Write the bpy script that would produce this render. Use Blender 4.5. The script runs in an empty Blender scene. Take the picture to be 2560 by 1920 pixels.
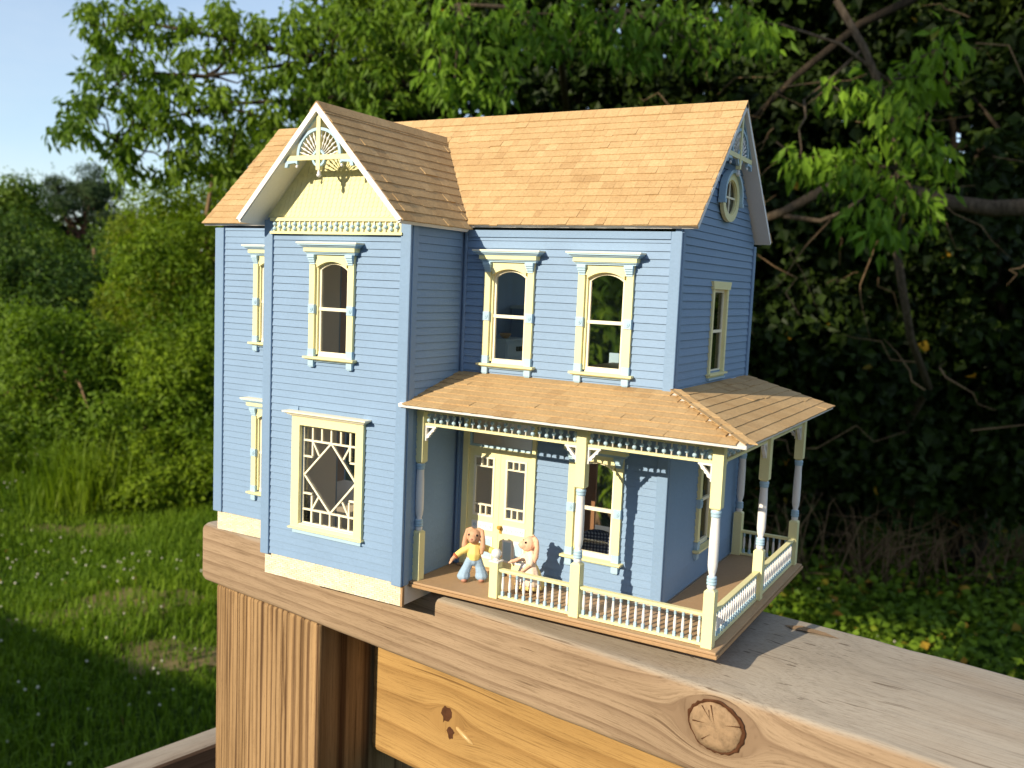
import bpy, bmesh, math, random
import numpy as np
from mathutils import Vector, Matrix, Euler
random.seed(7); rng = np.random.default_rng(11)
scene = bpy.context.scene
C = scene.collection

# ------------------------------------------------------------------ camera, sky, sun
S = 0.06            # metres per house unit
ZR = 2.05           # height of the deck rail's top above the lawn
F_PX = 2330.17; YAW, PITCH, ROLL = 0.5167, -0.1054, 0.0420
CAM = np.array([2.3587, -6.544, 2.563]) * S + np.array([0, 0, ZR])
_f = np.array([-math.sin(YAW) * math.cos(PITCH), math.cos(YAW) * math.cos(PITCH), math.sin(PITCH)])
_r = np.array([math.cos(YAW), math.sin(YAW), 0.0]); _u = np.cross(_r, _f)
RT = _r * math.cos(ROLL) + _u * math.sin(ROLL); UP = -_r * math.sin(ROLL) + _u * math.cos(ROLL); FW = _f
cam_data = bpy.data.cameras.new("camera"); cam = bpy.data.objects.new("camera", cam_data); C.objects.link(cam)
cam.matrix_world = Matrix(((RT[0], UP[0], -FW[0], CAM[0]), (RT[1], UP[1], -FW[1], CAM[1]), (RT[2], UP[2], -FW[2], CAM[2]), (0, 0, 0, 1)))
cam_data.sensor_width = 36; cam_data.lens = 36 * F_PX / 2560
cam_data.clip_start = 0.01; cam_data.clip_end = 2000
cam_data.dof.use_dof = True; cam_data.dof.focus_distance = 0.44; cam_data.dof.aperture_fstop = 21
scene.camera = cam

SUN_DIR = Vector((0.30, 1.0, -0.46)).normalized()     # the way the light travels
world = bpy.data.worlds.new("World"); scene.world = world; world.use_nodes = True
nt = world.node_tree; bg = nt.nodes["Background"]
sky = nt.nodes.new("ShaderNodeTexSky"); sky.sky_type = 'NISHITA'; sky.sun_disc = False
sky.sun_elevation = math.asin(-SUN_DIR.z); sky.sun_rotation = math.atan2(-SUN_DIR.x, -SUN_DIR.y)
sky.air_density = 1.0; sky.dust_density = 0.3; sky.ozone_density = 2.5
tcw = nt.nodes.new("ShaderNodeTexCoord"); mpw = nt.nodes.new("ShaderNodeMapping"); mpw.inputs["Scale"].default_value = (1.0, 1.0, 3.0); nt.links.new(tcw.outputs["Generated"], mpw.inputs[0])
cn = nt.nodes.new("ShaderNodeTexNoise"); cn.inputs["Scale"].default_value = 2.2; cn.inputs["Detail"].default_value = 7.0; cn.inputs["Roughness"].default_value = 0.6; nt.links.new(mpw.outputs[0], cn.inputs["Vector"])
cm = nt.nodes.new("ShaderNodeMapRange"); cm.inputs[1].default_value = 0.35; cm.inputs[2].default_value = 0.75; cm.inputs[3].default_value = 0.22; cm.inputs[4].default_value = 0.55; nt.links.new(cn.outputs[0], cm.inputs[0])
veil = nt.nodes.new("ShaderNodeMix"); veil.data_type = 'RGBA'; veil.inputs[7].default_value = (4.6, 5.0, 5.4, 1); nt.links.new(cm.outputs[0], veil.inputs[0]); nt.links.new(sky.outputs[0], veil.inputs[6])   # thin high haze over the whole sky
nt.links.new(veil.outputs[2], bg.inputs[0]); bg.inputs[1].default_value = 0.125
sl = bpy.data.lights.new("sun", 'SUN'); sl.energy = 4.7; sl.angle = math.radians(0.5); sl.color = (1.0, 0.87, 0.66)
so = bpy.data.objects.new("sun", sl); C.objects.link(so); so.rotation_euler = SUN_DIR.to_track_quat('-Z', 'Y').to_euler(); so.location = (-5, -10, 9)
vs = scene.view_settings; vs.view_transform = 'Standard'; vs.look = 'None'; vs.gamma = 1.0; vs.exposure = 0.62; vs.use_curve_mapping = False
scene.cycles.max_bounces = 12; scene.cycles.diffuse_bounces = 7; scene.cycles.transparent_max_bounces = 16

def pix(u, v, depth):
    """a point of the place, given where it is seen and how far off it stands"""
    d = FW + RT * (u - 1280) / F_PX - UP * (v - 960) / F_PX
    return CAM + d * depth
def project(p):
    v = np.asarray(p) - CAM; z = v @ FW
    return 1280 + F_PX * (v @ RT) / z, 960 - F_PX * (v @ UP) / z

# ------------------------------------------------------------------ materials
def mat(name, rough=0.7, spec=0.3):
    m = bpy.data.materials.new(name); m.use_nodes = True
    b = m.node_tree.nodes["Principled BSDF"]; b.inputs["Roughness"].default_value = rough
    b.inputs["Specular IOR Level"].default_value = spec
    return m, m.node_tree, b
def nd(t, typ, **kw):
    n = t.nodes.new(typ)
    for k, v in kw.items():
        if k.startswith('_'): setattr(n, k[1:], v)
        else: n.inputs[k.replace('__', ' ')].default_value = v
    return n
def ramp(t, stops, interp='LINEAR'):
    n = t.nodes.new("ShaderNodeValToRGB"); cr = n.color_ramp; cr.interpolation = interp
    while len(cr.elements) < len(stops): cr.elements.new(0.5)
    for e, (p, c) in zip(cr.elements, stops):
        e.position = p; e.color = (*c, 1) if len(c) == 3 else c
    return n
def math_n(t, op, a, b=None, c=None, clamp=False):
    n = t.nodes.new("ShaderNodeMath"); n.operation = op; n.use_clamp = clamp
    for i, x in enumerate((a, b, c)):
        if x is None: continue
        if isinstance(x, (int, float)): n.inputs[i].default_value = x
        else: t.links.new(x, n.inputs[i])
    return n.outputs[0]
def mixc(t, fac, a, b, mode='MIX'):
    n = t.nodes.new("ShaderNodeMix"); n.data_type = 'RGBA'; n.blend_type = mode
    for i, x in ((0, fac), (6, a), (7, b)):
        if isinstance(x, (int, float)): n.inputs[i].default_value = x
        elif isinstance(x, tuple): n.inputs[i].default_value = (*x[:3], 1)
        else: t.links.new(x, n.inputs[i])
    return n.outputs[2]
def paint(name, col, var=0.06, scale=900, rough=0.55, bump=0.15, blotch=60, island=0.05):
    m, t, b = mat(name, rough)
    tc = t.nodes.new("ShaderNodeTexCoord")
    n1 = nd(t, "ShaderNodeTexNoise", Scale=scale, Detail=3.0); n2 = nd(t, "ShaderNodeTexNoise", Scale=blotch, Detail=4.0)
    t.links.new(tc.outputs["Object"], n1.inputs["Vector"]); t.links.new(tc.outputs["Object"], n2.inputs["Vector"])
    geo = t.nodes.new("ShaderNodeNewGeometry")
    f = math_n(t, 'ADD', math_n(t, 'MULTIPLY_ADD', n1.outputs[0], var * 2, -var), math_n(t, 'MULTIPLY_ADD', n2.outputs[0], var * 2, -var))
    f = math_n(t, 'ADD', f, math_n(t, 'MULTIPLY_ADD', geo.outputs["Random Per Island"], island * 2, -island))
    f = math_n(t, 'ADD', f, 1.0)
    v = nd(t, "ShaderNodeVectorMath", _operation='SCALE'); v.inputs[0].default_value = col; t.links.new(f, v.inputs["Scale"])
    t.links.new(v.outputs[0], b.inputs["Base Color"])
    if bump:
        bp = nd(t, "ShaderNodeBump", Strength=bump, Distance=0.0004); t.links.new(n1.outputs[0], bp.inputs["Height"]); t.links.new(bp.outputs[0], b.inputs["Normal"])
    return m
M = {}
M['blue'] = paint("siding_blue_paint", (0.186, 0.285, 0.432), 0.07, 700, 0.6, 0.25, 40, 0.035)
M['lblue'] = paint("trim_light_blue_paint", (0.36, 0.51, 0.62), 0.05)
M['yellow'] = paint("trim_yellow_paint", (0.75, 0.70, 0.38), 0.05)
M['pale'] = paint("trim_cream_paint", (0.80, 0.74, 0.56), 0.05)
M['white'] = paint("white_paint", (0.74, 0.72, 0.70), 0.05)
M['beige'] = paint("room_beige_paint", (0.88, 0.84, 0.76), 0.05)
M['brown'] = paint("room_brown_paint", (0.26, 0.13, 0.06), 0.1)
M['roomfloor'] = paint("room_floor_wood", (0.80, 0.67, 0.50), 0.1)
M['rblue'] = paint("room_blue_paint", (0.16, 0.27, 0.44), 0.05)
M['navy'] = None
M['porchfloor'] = paint("porch_brown_paint", (0.40, 0.26, 0.145), 0.10, 500, 0.6, 0.3, 25)
M['hard'] = paint("hardboard_edge", (0.36, 0.22, 0.11), 0.2, 900, 0.8, 0.4)
M['gold'] = paint("brass", (0.45, 0.27, 0.06), 0.1, rough=0.3)
M['fur1'] = paint("tan_clay", (0.55, 0.31, 0.19), 0.10, 1200, 0.6, 0.4, 160)
M['fur2'] = paint("peach_clay", (0.72, 0.43, 0.29), 0.08, 1200, 0.6, 0.4, 160)
M['sweater'] = paint("yellow_clay", (0.80, 0.62, 0.20), 0.06, 1200)
M['cuff'] = paint("red_brown_clay", (0.36, 0.10, 0.05), 0.06, 1200)
M['jeans'] = paint("pale_blue_clay", (0.30, 0.43, 0.58), 0.08, 1200, 0.7, 0.4, 300)
M['shoe'] = paint("rust_clay", (0.42, 0.20, 0.14), 0.1, 1200)
M['dress'] = paint("cream_pink_clay", (0.80, 0.62, 0.48), 0.08, 1500, 0.6, 0.4, 350)
M['apron'] = paint("white_clay", (0.72, 0.68, 0.66), 0.06, 1500)
M['skirt'] = paint("pale_yellow_clay", (0.75, 0.58, 0.22), 0.06, 1500)
M['black'] = paint("black_gloss", (0.01, 0.008, 0.008), 0.02, rough=0.15)
M['pink'] = paint("pink_clay", (0.70, 0.25, 0.20), 0.05)
M['quilt'] = paint("quilt_yellow_cloth", (0.42, 0.34, 0.10), 0.15, 200)
M['curtain'] = paint("curtain_cloth", (0.62, 0.62, 0.62), 0.1, 300)

def glass_mat():
    m = bpy.data.materials.new("acetate_glass"); m.use_nodes = True; t = m.node_tree; t.nodes.clear()
    o = t.nodes.new("ShaderNodeOutputMaterial"); mx = t.nodes.new("ShaderNodeMixShader"); tr = t.nodes.new("ShaderNodeBsdfTransparent"); gl = t.nodes.new("ShaderNodeBsdfGlossy")
    gl.inputs["Roughness"].default_value = 0.03; tr.inputs[0].default_value = (0.97, 0.97, 0.97, 1)
    fr = t.nodes.new("ShaderNodeFresnel"); fr.inputs[0].default_value = 1.45
    t.links.new(fr.outputs[0], mx.inputs[0]); t.links.new(tr.outputs[0], mx.inputs[1]); t.links.new(gl.outputs[0], mx.inputs[2]); t.links.new(mx.outputs[0], o.inputs[0])
    return m
M['glass'] = glass_mat()

def shingle_mat():
    m, t, b = mat("cedar_shingle", 0.85, 0.15)
    tc = t.nodes.new("ShaderNodeTexCoord"); geo = t.nodes.new("ShaderNodeNewGeometry"); oi = t.nodes.new("ShaderNodeObjectInfo")
    n1 = nd(t, "ShaderNodeTexNoise", Scale=900.0, Detail=4.0); n2 = nd(t, "ShaderNodeTexNoise", Scale=28.0, Detail=5.0)
    t.links.new(geo.outputs["Position"], n1.inputs["Vector"]); t.links.new(geo.outputs["Position"], n2.inputs["Vector"])
    rnd = math_n(t, 'FRACT', math_n(t, 'ADD', geo.outputs["Random Per Island"], oi.outputs["Random"]))
    r = ramp(t, [(0.0, (0.405, 0.265, 0.130)), (0.10, (0.450, 0.303, 0.152)), (0.8, (0.480, 0.330, 0.168)), (1.0, (0.515, 0.358, 0.186))])
    t.links.new(rnd, r.inputs[0])
    st = ramp(t, [(0.3, (0.86, 0.82, 0.76)), (0.55, (1, 1, 1))]); t.links.new(n2.outputs[0], st.inputs[0])
    c = mixc(t, 0.7, r.outputs[0], st.outputs[0], 'MULTIPLY')
    g = ramp(t, [(0.3, (0.82, 0.80, 0.78)), (0.7, (1.1, 1.1, 1.1))]); t.links.new(n1.outputs[0], g.inputs[0])
    c = mixc(t, 0.8, c, g.outputs[0], 'MULTIPLY'); t.links.new(c, b.inputs["Base Color"])
    bp = nd(t, "ShaderNodeBump", Strength=0.5, Distance=0.0005); t.links.new(n1.outputs[0], bp.inputs["Height"]); t.links.new(bp.outputs[0], b.inputs["Normal"])
    return m
M['shingle'] = shingle_mat()

def brick_mat():
    m, t, b = mat("cream_brick", 0.8, 0.2); geo = t.nodes.new("ShaderNodeNewGeometry")
    r = ramp(t, [(0, (0.66, 0.56, 0.40)), (0.5, (0.70, 0.61, 0.45)), (1, (0.73, 0.67, 0.54))]); t.links.new(geo.outputs["Random Per Island"], r.inputs[0]); t.links.new(r.outputs[0], b.inputs["Base Color"])
    return m
M['brick'] = brick_mat()

def gingham_mat():
    m, t, b = mat("navy_gingham_cloth", 0.9, 0.1); tc = t.nodes.new("ShaderNodeTexCoord")
    sx = t.nodes.new("ShaderNodeSeparateXYZ"); t.links.new(tc.outputs["Object"], sx.inputs[0])
    def stripe(o): return math_n(t, 'GREATER_THAN', math_n(t, 'FRACT', math_n(t, 'MULTIPLY', o, 620.0)), 0.5)
    a = math_n(t, 'MULTIPLY_ADD', math_n(t, 'ADD', stripe(math_n(t, 'ADD', sx.outputs[0], sx.outputs[1])), stripe(sx.outputs[2])), 0.5, 0.0)
    r = ramp(t, [(0.0, (0.012, 0.016, 0.05)), (0.5, (0.05, 0.07, 0.15)), (1.0, (0.30, 0.34, 0.42))]); t.links.new(a, r.inputs[0]); t.links.new(r.outputs[0], b.inputs["Base Color"])
    return m
M['navy'] = gingham_mat()

def wood(name, light, dark, grey=None, axis='X', knots=(), period=0.006, amp=0.012, nscale=16.0, stretch=0.10, contrast=0.8, power=1.6, vary=0.5, log=None, ridge=0.4, line=False):
    """sawn lumber: latewood bands that flow round the knots, fine grain, a greyed upper side; grain along one object axis"""
    m, t, b = mat(name, 0.80, 0.18); L = t.links
    tc = t.nodes.new("ShaderNodeTexCoord"); sx = t.nodes.new("ShaderNodeSeparateXYZ"); L.new(tc.outputs["Object"], sx.inputs[0])
    o = {'X': (0, 1, 2), 'Z': (2, 1, 0), 'Y': (1, 0, 2)}[axis]
    x, y, z = (sx.outputs[i] for i in o)
    psi = z
    for (kx, kz, R) in knots:
        dx = math_n(t, 'SUBTRACT', x, kx); dz = math_n(t, 'SUBTRACT', z, kz)
        r2 = math_n(t, 'ADD', math_n(t, 'MULTIPLY', math_n(t, 'MULTIPLY', dx, dx), 0.40), math_n(t, 'MULTIPLY', dz, dz))
        k = math_n(t, 'MINIMUM', math_n(t, 'DIVIDE', R * R, math_n(t, 'ADD', r2, R * R * 0.05)), 1.0)
        psi = math_n(t, 'SUBTRACT', psi, math_n(t, 'MULTIPLY', dz, k))
    def vec(ax, ay, az):
        c = t.nodes.new("ShaderNodeCombineXYZ"); L.new(math_n(t, 'MULTIPLY', x, ax), c.inputs[0]); L.new(math_n(t, 'MULTIPLY', y, ay), c.inputs[1]); L.new(math_n(t, 'MULTIPLY', psi, az), c.inputs[2]); return c.outputs[0]
    def noise(v, s, d=3.0, r=0.55):
        n = nd(t, "ShaderNodeTexNoise", Scale=s, Detail=d, Roughness=r); L.new(v, n.inputs["Vector"]); return n.outputs[0]
    w = noise(vec(stretch, 1, 1), nscale, 3.0, 0.5)
    d = math_n(t, 'ADD', psi, math_n(t, 'MULTIPLY', math_n(t, 'ADD', w, -0.5), amp))
    if line: d = math_n(t, 'ADD', d, math_n(t, 'MULTIPLY', math_n(t, 'ADD', noise(vec(0.015, 1, 1), 320.0, 2.0), -0.5), 0.006))
    d = math_n(t, 'ADD', d, math_n(t, 'MULTIPLY', y, 0.35))
    ph = math_n(t, 'MULTIPLY', d, 2 * math.pi / period) if not log else math_n(t, 'MULTIPLY', math_n(t, 'LOGARITHM', math_n(t, 'MAXIMUM', math_n(t, 'ADD', d, log[0]), 0.002), math.e), log[1])
    saw = math_n(t, 'FRACT', math_n(t, 'DIVIDE', ph, 2 * math.pi)); sn = math_n(t, 'MULTIPLY', math_n(t, 'POWER', saw, power), math_n(t, 'MULTIPLY_ADD', saw, -14.0, 14.0, clamp=True))
    if line: sn = math_n(t, 'SUBTRACT', 1.0, math_n(t, 'MULTIPLY', math_n(t, 'ABSOLUTE', math_n(t, 'ADD', saw, -0.5)), 3.6), clamp=True)
    va = noise(vec(stretch * 0.6, 1, 1), nscale * 2.5, 2.0)
    sn = math_n(t, 'MULTIPLY', sn, math_n(t, 'MULTIPLY_ADD', va, 2.4 * vary, 1.0 - 1.4 * vary, clamp=True))
    fn = noise(vec(45.0, 1500.0, 1500.0), 1.0, 5.0, 0.65)
    fleck = noise(vec(260.0, 2600.0, 2600.0), 1.0, 2.0)
    big = noise(vec(0.35, 1, 1), 22.0, 3.0)
    col = mixc(t, math_n(t, 'MULTIPLY', sn, contrast, clamp=True), light, dark)
    if grey:
        geo = t.nodes.new("ShaderNodeNewGeometry"); sn2 = t.nodes.new("ShaderNodeSeparateXYZ"); L.new(geo.outputs["Normal"], sn2.inputs[0])
        up = math_n(t, 'MULTIPLY_ADD', sn2.outputs[2], 2.2, -1.1, clamp=True)
        gcol = mixc(t, math_n(t, 'MULTIPLY', sn, 0.30), grey, tuple(v * 0.60 for v in grey))
        up = math_n(t, 'MULTIPLY', up, math_n(t, 'MULTIPLY_ADD', noise(vec(0.3, 1, 1), 30.0, 4.0), 1.6, 0.15, clamp=True))
        col = mixc(t, up, col, gcol)
    fr = ramp(t, [(0.28, (0.58, 0.54, 0.50)), (0.5, (1, 1, 1)), (0.8, (1.10, 1.10, 1.10))]); L.new(fn, fr.inputs[0])
    col = mixc(t, 0.9, col, fr.outputs[0], 'MULTIPLY')
    fl = ramp(t, [(0.30, (0.55, 0.5, 0.46)), (0.38, (1, 1, 1))]); L.new(fleck, fl.inputs[0]); col = mixc(t, 0.5, col, fl.outputs[0], 'MULTIPLY')
    ck = ramp(t, [(0.66, (1, 1, 1)), (0.70, (0.30, 0.24, 0.20))]); L.new(noise(vec(7.0, 420.0, 420.0), 1.0, 2.0), ck.inputs[0]); col = mixc(t, 0.75, col, ck.outputs[0], 'MULTIPLY')
    br = ramp(t, [(0.3, (0.76, 0.74, 0.72)), (0.7, (1.08, 1.08, 1.08))]); L.new(big, br.inputs[0])
    col = mixc(t, 0.8, col, br.outputs[0], 'MULTIPLY')
    if line:
        tv = ramp(t, [(0.3, (0.70, 0.64, 0.56)), (0.5, (1, 1, 1)), (0.7, (1.18, 1.14, 1.08))]); L.new(noise(vec(0.02, 1, 1), 130.0, 3.0), tv.inputs[0]); col = mixc(t, 0.9, col, tv.outputs[0], 'MULTIPLY')
    L.new(col, b.inputs["Base Color"])
    hgt = math_n(t, 'ADD', math_n(t, 'MULTIPLY', fn, 0.7), math_n(t, 'MULTIPLY', sn, ridge))
    bp = nd(t, "ShaderNodeBump", Strength=0.5, Distance=0.0006); L.new(hgt, bp.inputs["Height"]); L.new(bp.outputs[0], b.inputs["Normal"])
    return m

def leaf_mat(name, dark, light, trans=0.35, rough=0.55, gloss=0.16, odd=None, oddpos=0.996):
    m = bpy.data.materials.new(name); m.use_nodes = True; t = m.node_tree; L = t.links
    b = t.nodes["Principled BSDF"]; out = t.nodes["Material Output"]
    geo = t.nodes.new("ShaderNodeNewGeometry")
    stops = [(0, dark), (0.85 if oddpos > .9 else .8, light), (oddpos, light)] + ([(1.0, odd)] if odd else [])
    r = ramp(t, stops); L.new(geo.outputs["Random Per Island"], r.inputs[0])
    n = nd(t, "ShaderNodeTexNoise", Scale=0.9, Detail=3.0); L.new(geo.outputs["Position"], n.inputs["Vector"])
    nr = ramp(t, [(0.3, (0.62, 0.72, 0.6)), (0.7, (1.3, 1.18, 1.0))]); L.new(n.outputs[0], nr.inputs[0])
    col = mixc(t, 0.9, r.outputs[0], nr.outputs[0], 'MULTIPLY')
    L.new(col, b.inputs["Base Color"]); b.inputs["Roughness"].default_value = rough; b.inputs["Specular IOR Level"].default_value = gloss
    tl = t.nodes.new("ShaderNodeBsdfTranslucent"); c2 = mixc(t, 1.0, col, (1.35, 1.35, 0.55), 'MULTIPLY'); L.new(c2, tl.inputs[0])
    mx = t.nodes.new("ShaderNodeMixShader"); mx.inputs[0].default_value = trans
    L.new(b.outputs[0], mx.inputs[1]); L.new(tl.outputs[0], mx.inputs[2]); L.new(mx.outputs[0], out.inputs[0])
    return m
LF = {
 'over': leaf_mat("elm_leaf", (0.062, 0.118, 0.010), (0.145, 0.240, 0.022), 0.4),
 'spray': leaf_mat("spray_leaf", (0.070, 0.145, 0.012), (0.150, 0.270, 0.024), odd=(0.5, 0.3, 0.02)),
 'ivy': leaf_mat("ivy_leaf", (0.006, 0.014, 0.002), (0.026, 0.046, 0.007), 0.15, 0.5, 0.14, odd=(0.42, 0.22, 0.02)),  # dark ivy green, lowered further to stand in for the thicket's shade
 'bush': leaf_mat("bush_leaf", (0.075, 0.138, 0.007), (0.165, 0.250, 0.016), 0.38),
 'bush2': leaf_mat("yellow_bush_leaf", (0.088, 0.132, 0.008), (0.185, 0.232, 0.018), 0.38),
 'dark': leaf_mat("far_dark_leaf", (0.045, 0.088, 0.012), (0.100, 0.165, 0.020), 0.3),
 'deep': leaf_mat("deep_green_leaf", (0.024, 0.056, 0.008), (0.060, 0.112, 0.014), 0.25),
 'pine': leaf_mat("pine_needle", (0.030, 0.055, 0.026), (0.060, 0.100, 0.040), 0.1),
 'cover': leaf_mat("ground_ivy_leaf", (0.052, 0.100, 0.008), (0.130, 0.215, 0.018), 0.3, odd=(0.35, 0.16, 0.03), oddpos=0.95),
}
def bark_mat(name, a, b_):
    m, t, b = mat(name, 0.9, 0.1); tc = t.nodes.new("ShaderNodeTexCoord"); mp = t.nodes.new("ShaderNodeMapping"); mp.inputs["Scale"].default_value = (18, 18, 4)
    t.links.new(tc.outputs["Object"], mp.inputs[0]); n = nd(t, "ShaderNodeTexNoise", Scale=3.0, Detail=6.0, Roughness=0.7); t.links.new(mp.outputs[0], n.inputs["Vector"])
    r = ramp(t, [(0.3, a), (0.7, b_)]); t.links.new(n.outputs[0], r.inputs[0]); t.links.new(r.outputs[0], b.inputs["Base Color"])
    bp = nd(t, "ShaderNodeBump", Strength=0.8, Distance=0.01); t.links.new(n.outputs[0], bp.inputs["Height"]); t.links.new(bp.outputs[0], b.inputs["Normal"])
    return m
BK = bark_mat("bark", (0.035, 0.025, 0.016), (0.13, 0.10, 0.07)); BKT = bark_mat("twig_bark", (0.12, 0.075, 0.04), (0.24, 0.16, 0.09)); BKD = bark_mat("dark_bark", (0.02, 0.014, 0.010), (0.06, 0.045, 0.03))

# ------------------------------------------------------------------ mesh helpers
class MB:
    def __init__(s, sc=S): s.v = []; s.f = []; s.mi = []; s.sc = sc; s.cur = 0
    def add(s, vs_, fs):
        n = len(s.v); s.v += [tuple(p) for p in vs_]; s.f += [tuple(i + n for i in f) for f in fs]; s.mi += [s.cur] * len(fs); return s
    def box(s, x0, x1, y0, y1, z0, z1):
        return s.add([(x0, y0, z0), (x1, y0, z0), (x1, y1, z0), (x0, y1, z0), (x0, y0, z1), (x1, y0, z1), (x1, y1, z1), (x0, y1, z1)],
                     [(0, 3, 2, 1), (4, 5, 6, 7), (0, 1, 5, 4), (1, 2, 6, 5), (2, 3, 7, 6), (3, 0, 4, 7)])
    def cbox(s, cx, cy, cz, w, d, h): return s.box(cx - w / 2, cx + w / 2, cy - d / 2, cy + d / 2, cz - h / 2, cz + h / 2)
    def prism(s, poly, y0, y1):
        """polygon in (x, z), counter-clockwise seen from -y, extruded in y"""
        n = len(poly); vs_ = [(x, y0, z) for x, z in poly] + [(x, y1, z) for x, z in poly]
        fs = [tuple(range(n)), tuple(range(2 * n - 1, n - 1, -1))] + [(i, i + n, (i + 1) % n + n, (i + 1) % n) for i in range(n)]
        return s.add(vs_, fs)
    def slab(s, poly3, nrm, th):
        """3D polygon thickened by th against nrm"""
        n = len(poly3); N = Vector(nrm) * th; a = [Vector(p) for p in poly3]; bb = [p - N for p in a]
        return s.add(a + bb, [tuple(range(n)), tuple(range(2 * n - 1, n - 1, -1))] + [(i, i + n, (i + 1) % n + n, (i + 1) % n) for i in range(n)])
    def lathe(s, prof, cx=0, cy=0, seg=12, axis=None, cap=True):
        """profile of (radius, z) turned about z"""
        vs_ = []; fs = []
        for r, z in prof:
            for k in range(seg):
                a = 2 * math.pi * k / seg; vs_.append((cx + r * math.cos(a), cy + r * math.sin(a), z))
        for i in range(len(prof) - 1):
            for k in range(seg):
                fs.append((i * seg + k, i * seg + (k + 1) % seg, (i + 1) * seg + (k + 1) % seg, (i + 1) * seg + k))
        if cap: fs += [tuple(range(seg - 1, -1, -1)), tuple((len(prof) - 1) * seg + k for k in range(seg))]
        return s.add(vs_, fs)
    def rod(s, prof, p0, p1, seg=8):
        """profile of (radius, t) turned about the line p0-p1"""
        p0 = Vector(p0); p1 = Vector(p1); d = (p1 - p0); n = d.normalized(); a = n.orthogonal().normalized(); b = n.cross(a)
        vs_ = []; fs = []
        for r, t in prof:
            c = p0 + d * t
            for k in range(seg):
                an = 2 * math.pi * k / seg; vs_.append(tuple(c + a * (r * math.cos(an)) + b * (r * math.sin(an))))
        for i in range(len(prof) - 1):
            for k in range(seg): fs.append((i * seg + k, i * seg + (k + 1) % seg, (i + 1) * seg + (k + 1) % seg, (i + 1) * seg + k))
        fs += [tuple(range(seg - 1, -1, -1)), tuple((len(prof) - 1) * seg + k for k in range(seg))]
        return s.add(vs_, fs)
    def tube(s, pts, rad, seg=7):
        vs_ = []; fs = []; pts = [Vector(p) for p in pts]; ref = None
        for i, p in enumerate(pts):
            d = (pts[min(i + 1, len(pts) - 1)] - pts[max(i - 1, 0)]).normalized()
            a = d.orthogonal().normalized() if ref is None else (ref - d * ref.dot(d)).normalized(); ref = a; b = d.cross(a)
            for k in range(seg):
                an = 2 * math.pi * k / seg; vs_.append(tuple(p + a * (rad[i] * math.cos(an)) + b * (rad[i] * math.sin(an))))
        for i in range(len(pts) - 1):
            for k in range(seg): fs.append((i * seg + k, i * seg + (k + 1) % seg, (i + 1) * seg + (k + 1) % seg, (i + 1) * seg + k))
        fs += [tuple(range(seg - 1, -1, -1)), tuple((len(pts) - 1) * seg + k for k in range(seg))]
        return s.add(vs_, fs)
    def ring(s, cx, cz, r0, r1, y0, y1, a0=0, a1=2 * math.pi, seg=24, ez=1.0):
        """flat ring or arch in the x-z plane, thickened in y"""
        full = abs(a1 - a0 - 2 * math.pi) < 1e-6; n = seg if full else seg + 1; vs_ = []; fs = []
        for k in range(n):
            a = a0 + (a1 - a0) * k / seg; c, sn = math.cos(a), math.sin(a) * ez
            vs_ += [(cx + r0 * c, y0, cz + r0 * sn), (cx + r1 * c, y0, cz + r1 * sn), (cx + r1 * c, y1, cz + r1 * sn), (cx + r0 * c, y1, cz + r0 * sn)]
        for k in range(seg):
            i = 4 * k; j = 4 * ((k + 1) % n)
            for q in range(4): fs.append((i + q, j + q, j + (q + 1) % 4, i + (q + 1) % 4))
        if not full: fs += [(0, 1, 2, 3), (4 * n - 1, 4 * n - 2, 4 * n - 3, 4 * n - 4)]
        return s.add(vs_, fs)
    def mesh(s, name, mats, smooth=False):
        me = bpy.data.meshes.new(name); me.from_pydata([(x * s.sc, y * s.sc, z * s.sc) for x, y, z in s.v], [], s.f)
        if not isinstance(mats, (list, tuple)): mats = [mats]
        for m_ in mats: me.materials.append(m_)
        if len(mats) > 1: me.polygons.foreach_set("material_index", s.mi)
        bm = bmesh.new(); bm.from_mesh(me); bmesh.ops.recalc_face_normals(bm, faces=bm.faces); bm.to_mesh(me); bm.free()
        if smooth: me.shade_smooth()
        me.update(); return me
    def build(s, name, mats, parent=None, smooth=False, bevel=0, loc=None, rz=0):
        return link(name, s.mesh(name, mats, smooth), parent, bevel, loc, rz)
def link(name, me, parent=None, bevel=0, loc=None, rz=0):
    o = bpy.data.objects.new(name, me); C.objects.link(o); o.parent = parent
    if loc is not None: o.location = [c * S for c in loc]
    if rz: o.rotation_euler = (0, 0, rz)
    if bevel:
        b = o.modifiers.new("bevel", 'BEVEL'); b.width = bevel * S; b.segments = 2; b.limit_method = 'ANGLE'
    return o
def tag(o, label=None, cat=None, group=None, kind=None):
    if label: o["label"] = label
    if cat: o["category"] = cat
    if group: o["group"] = group
    if kind: o["kind"] = kind
    return o
def empty(name, loc=(0, 0, 0), rz=0):
    o = bpy.data.objects.new(name, None); C.objects.link(o); o.location = loc; o.rotation_euler = (0, 0, rz); o.empty_display_size = 0.05; return o
def copy_tree(o, parent=None):
    c = o.copy(); C.objects.link(c); c.parent = parent
    for ch in list(o.children): copy_tree(ch, c)
    return c
def np_mesh(name, V, Fc, mat_, smooth=False):
    """V (n,3), Fc (m,k) all faces with k corners"""
    me = bpy.data.meshes.new(name); V = np.ascontiguousarray(V, dtype=np.float32); Fc = np.ascontiguousarray(Fc, dtype=np.int32); m, k = Fc.shape
    me.vertices.add(len(V)); me.vertices.foreach_set("co", V.ravel()); me.loops.add(m * k); me.loops.foreach_set("vertex_index", Fc.ravel())
    me.polygons.add(m); me.polygons.foreach_set("loop_start", np.arange(0, m * k, k, dtype=np.int32)); me.polygons.foreach_set("loop_total", np.full(m, k, dtype=np.int32))
    me.update(calc_edges=True); me.materials.append(mat_)
    if smooth: me.shade_smooth()
    else: me.shade_flat()
    return me


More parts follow.
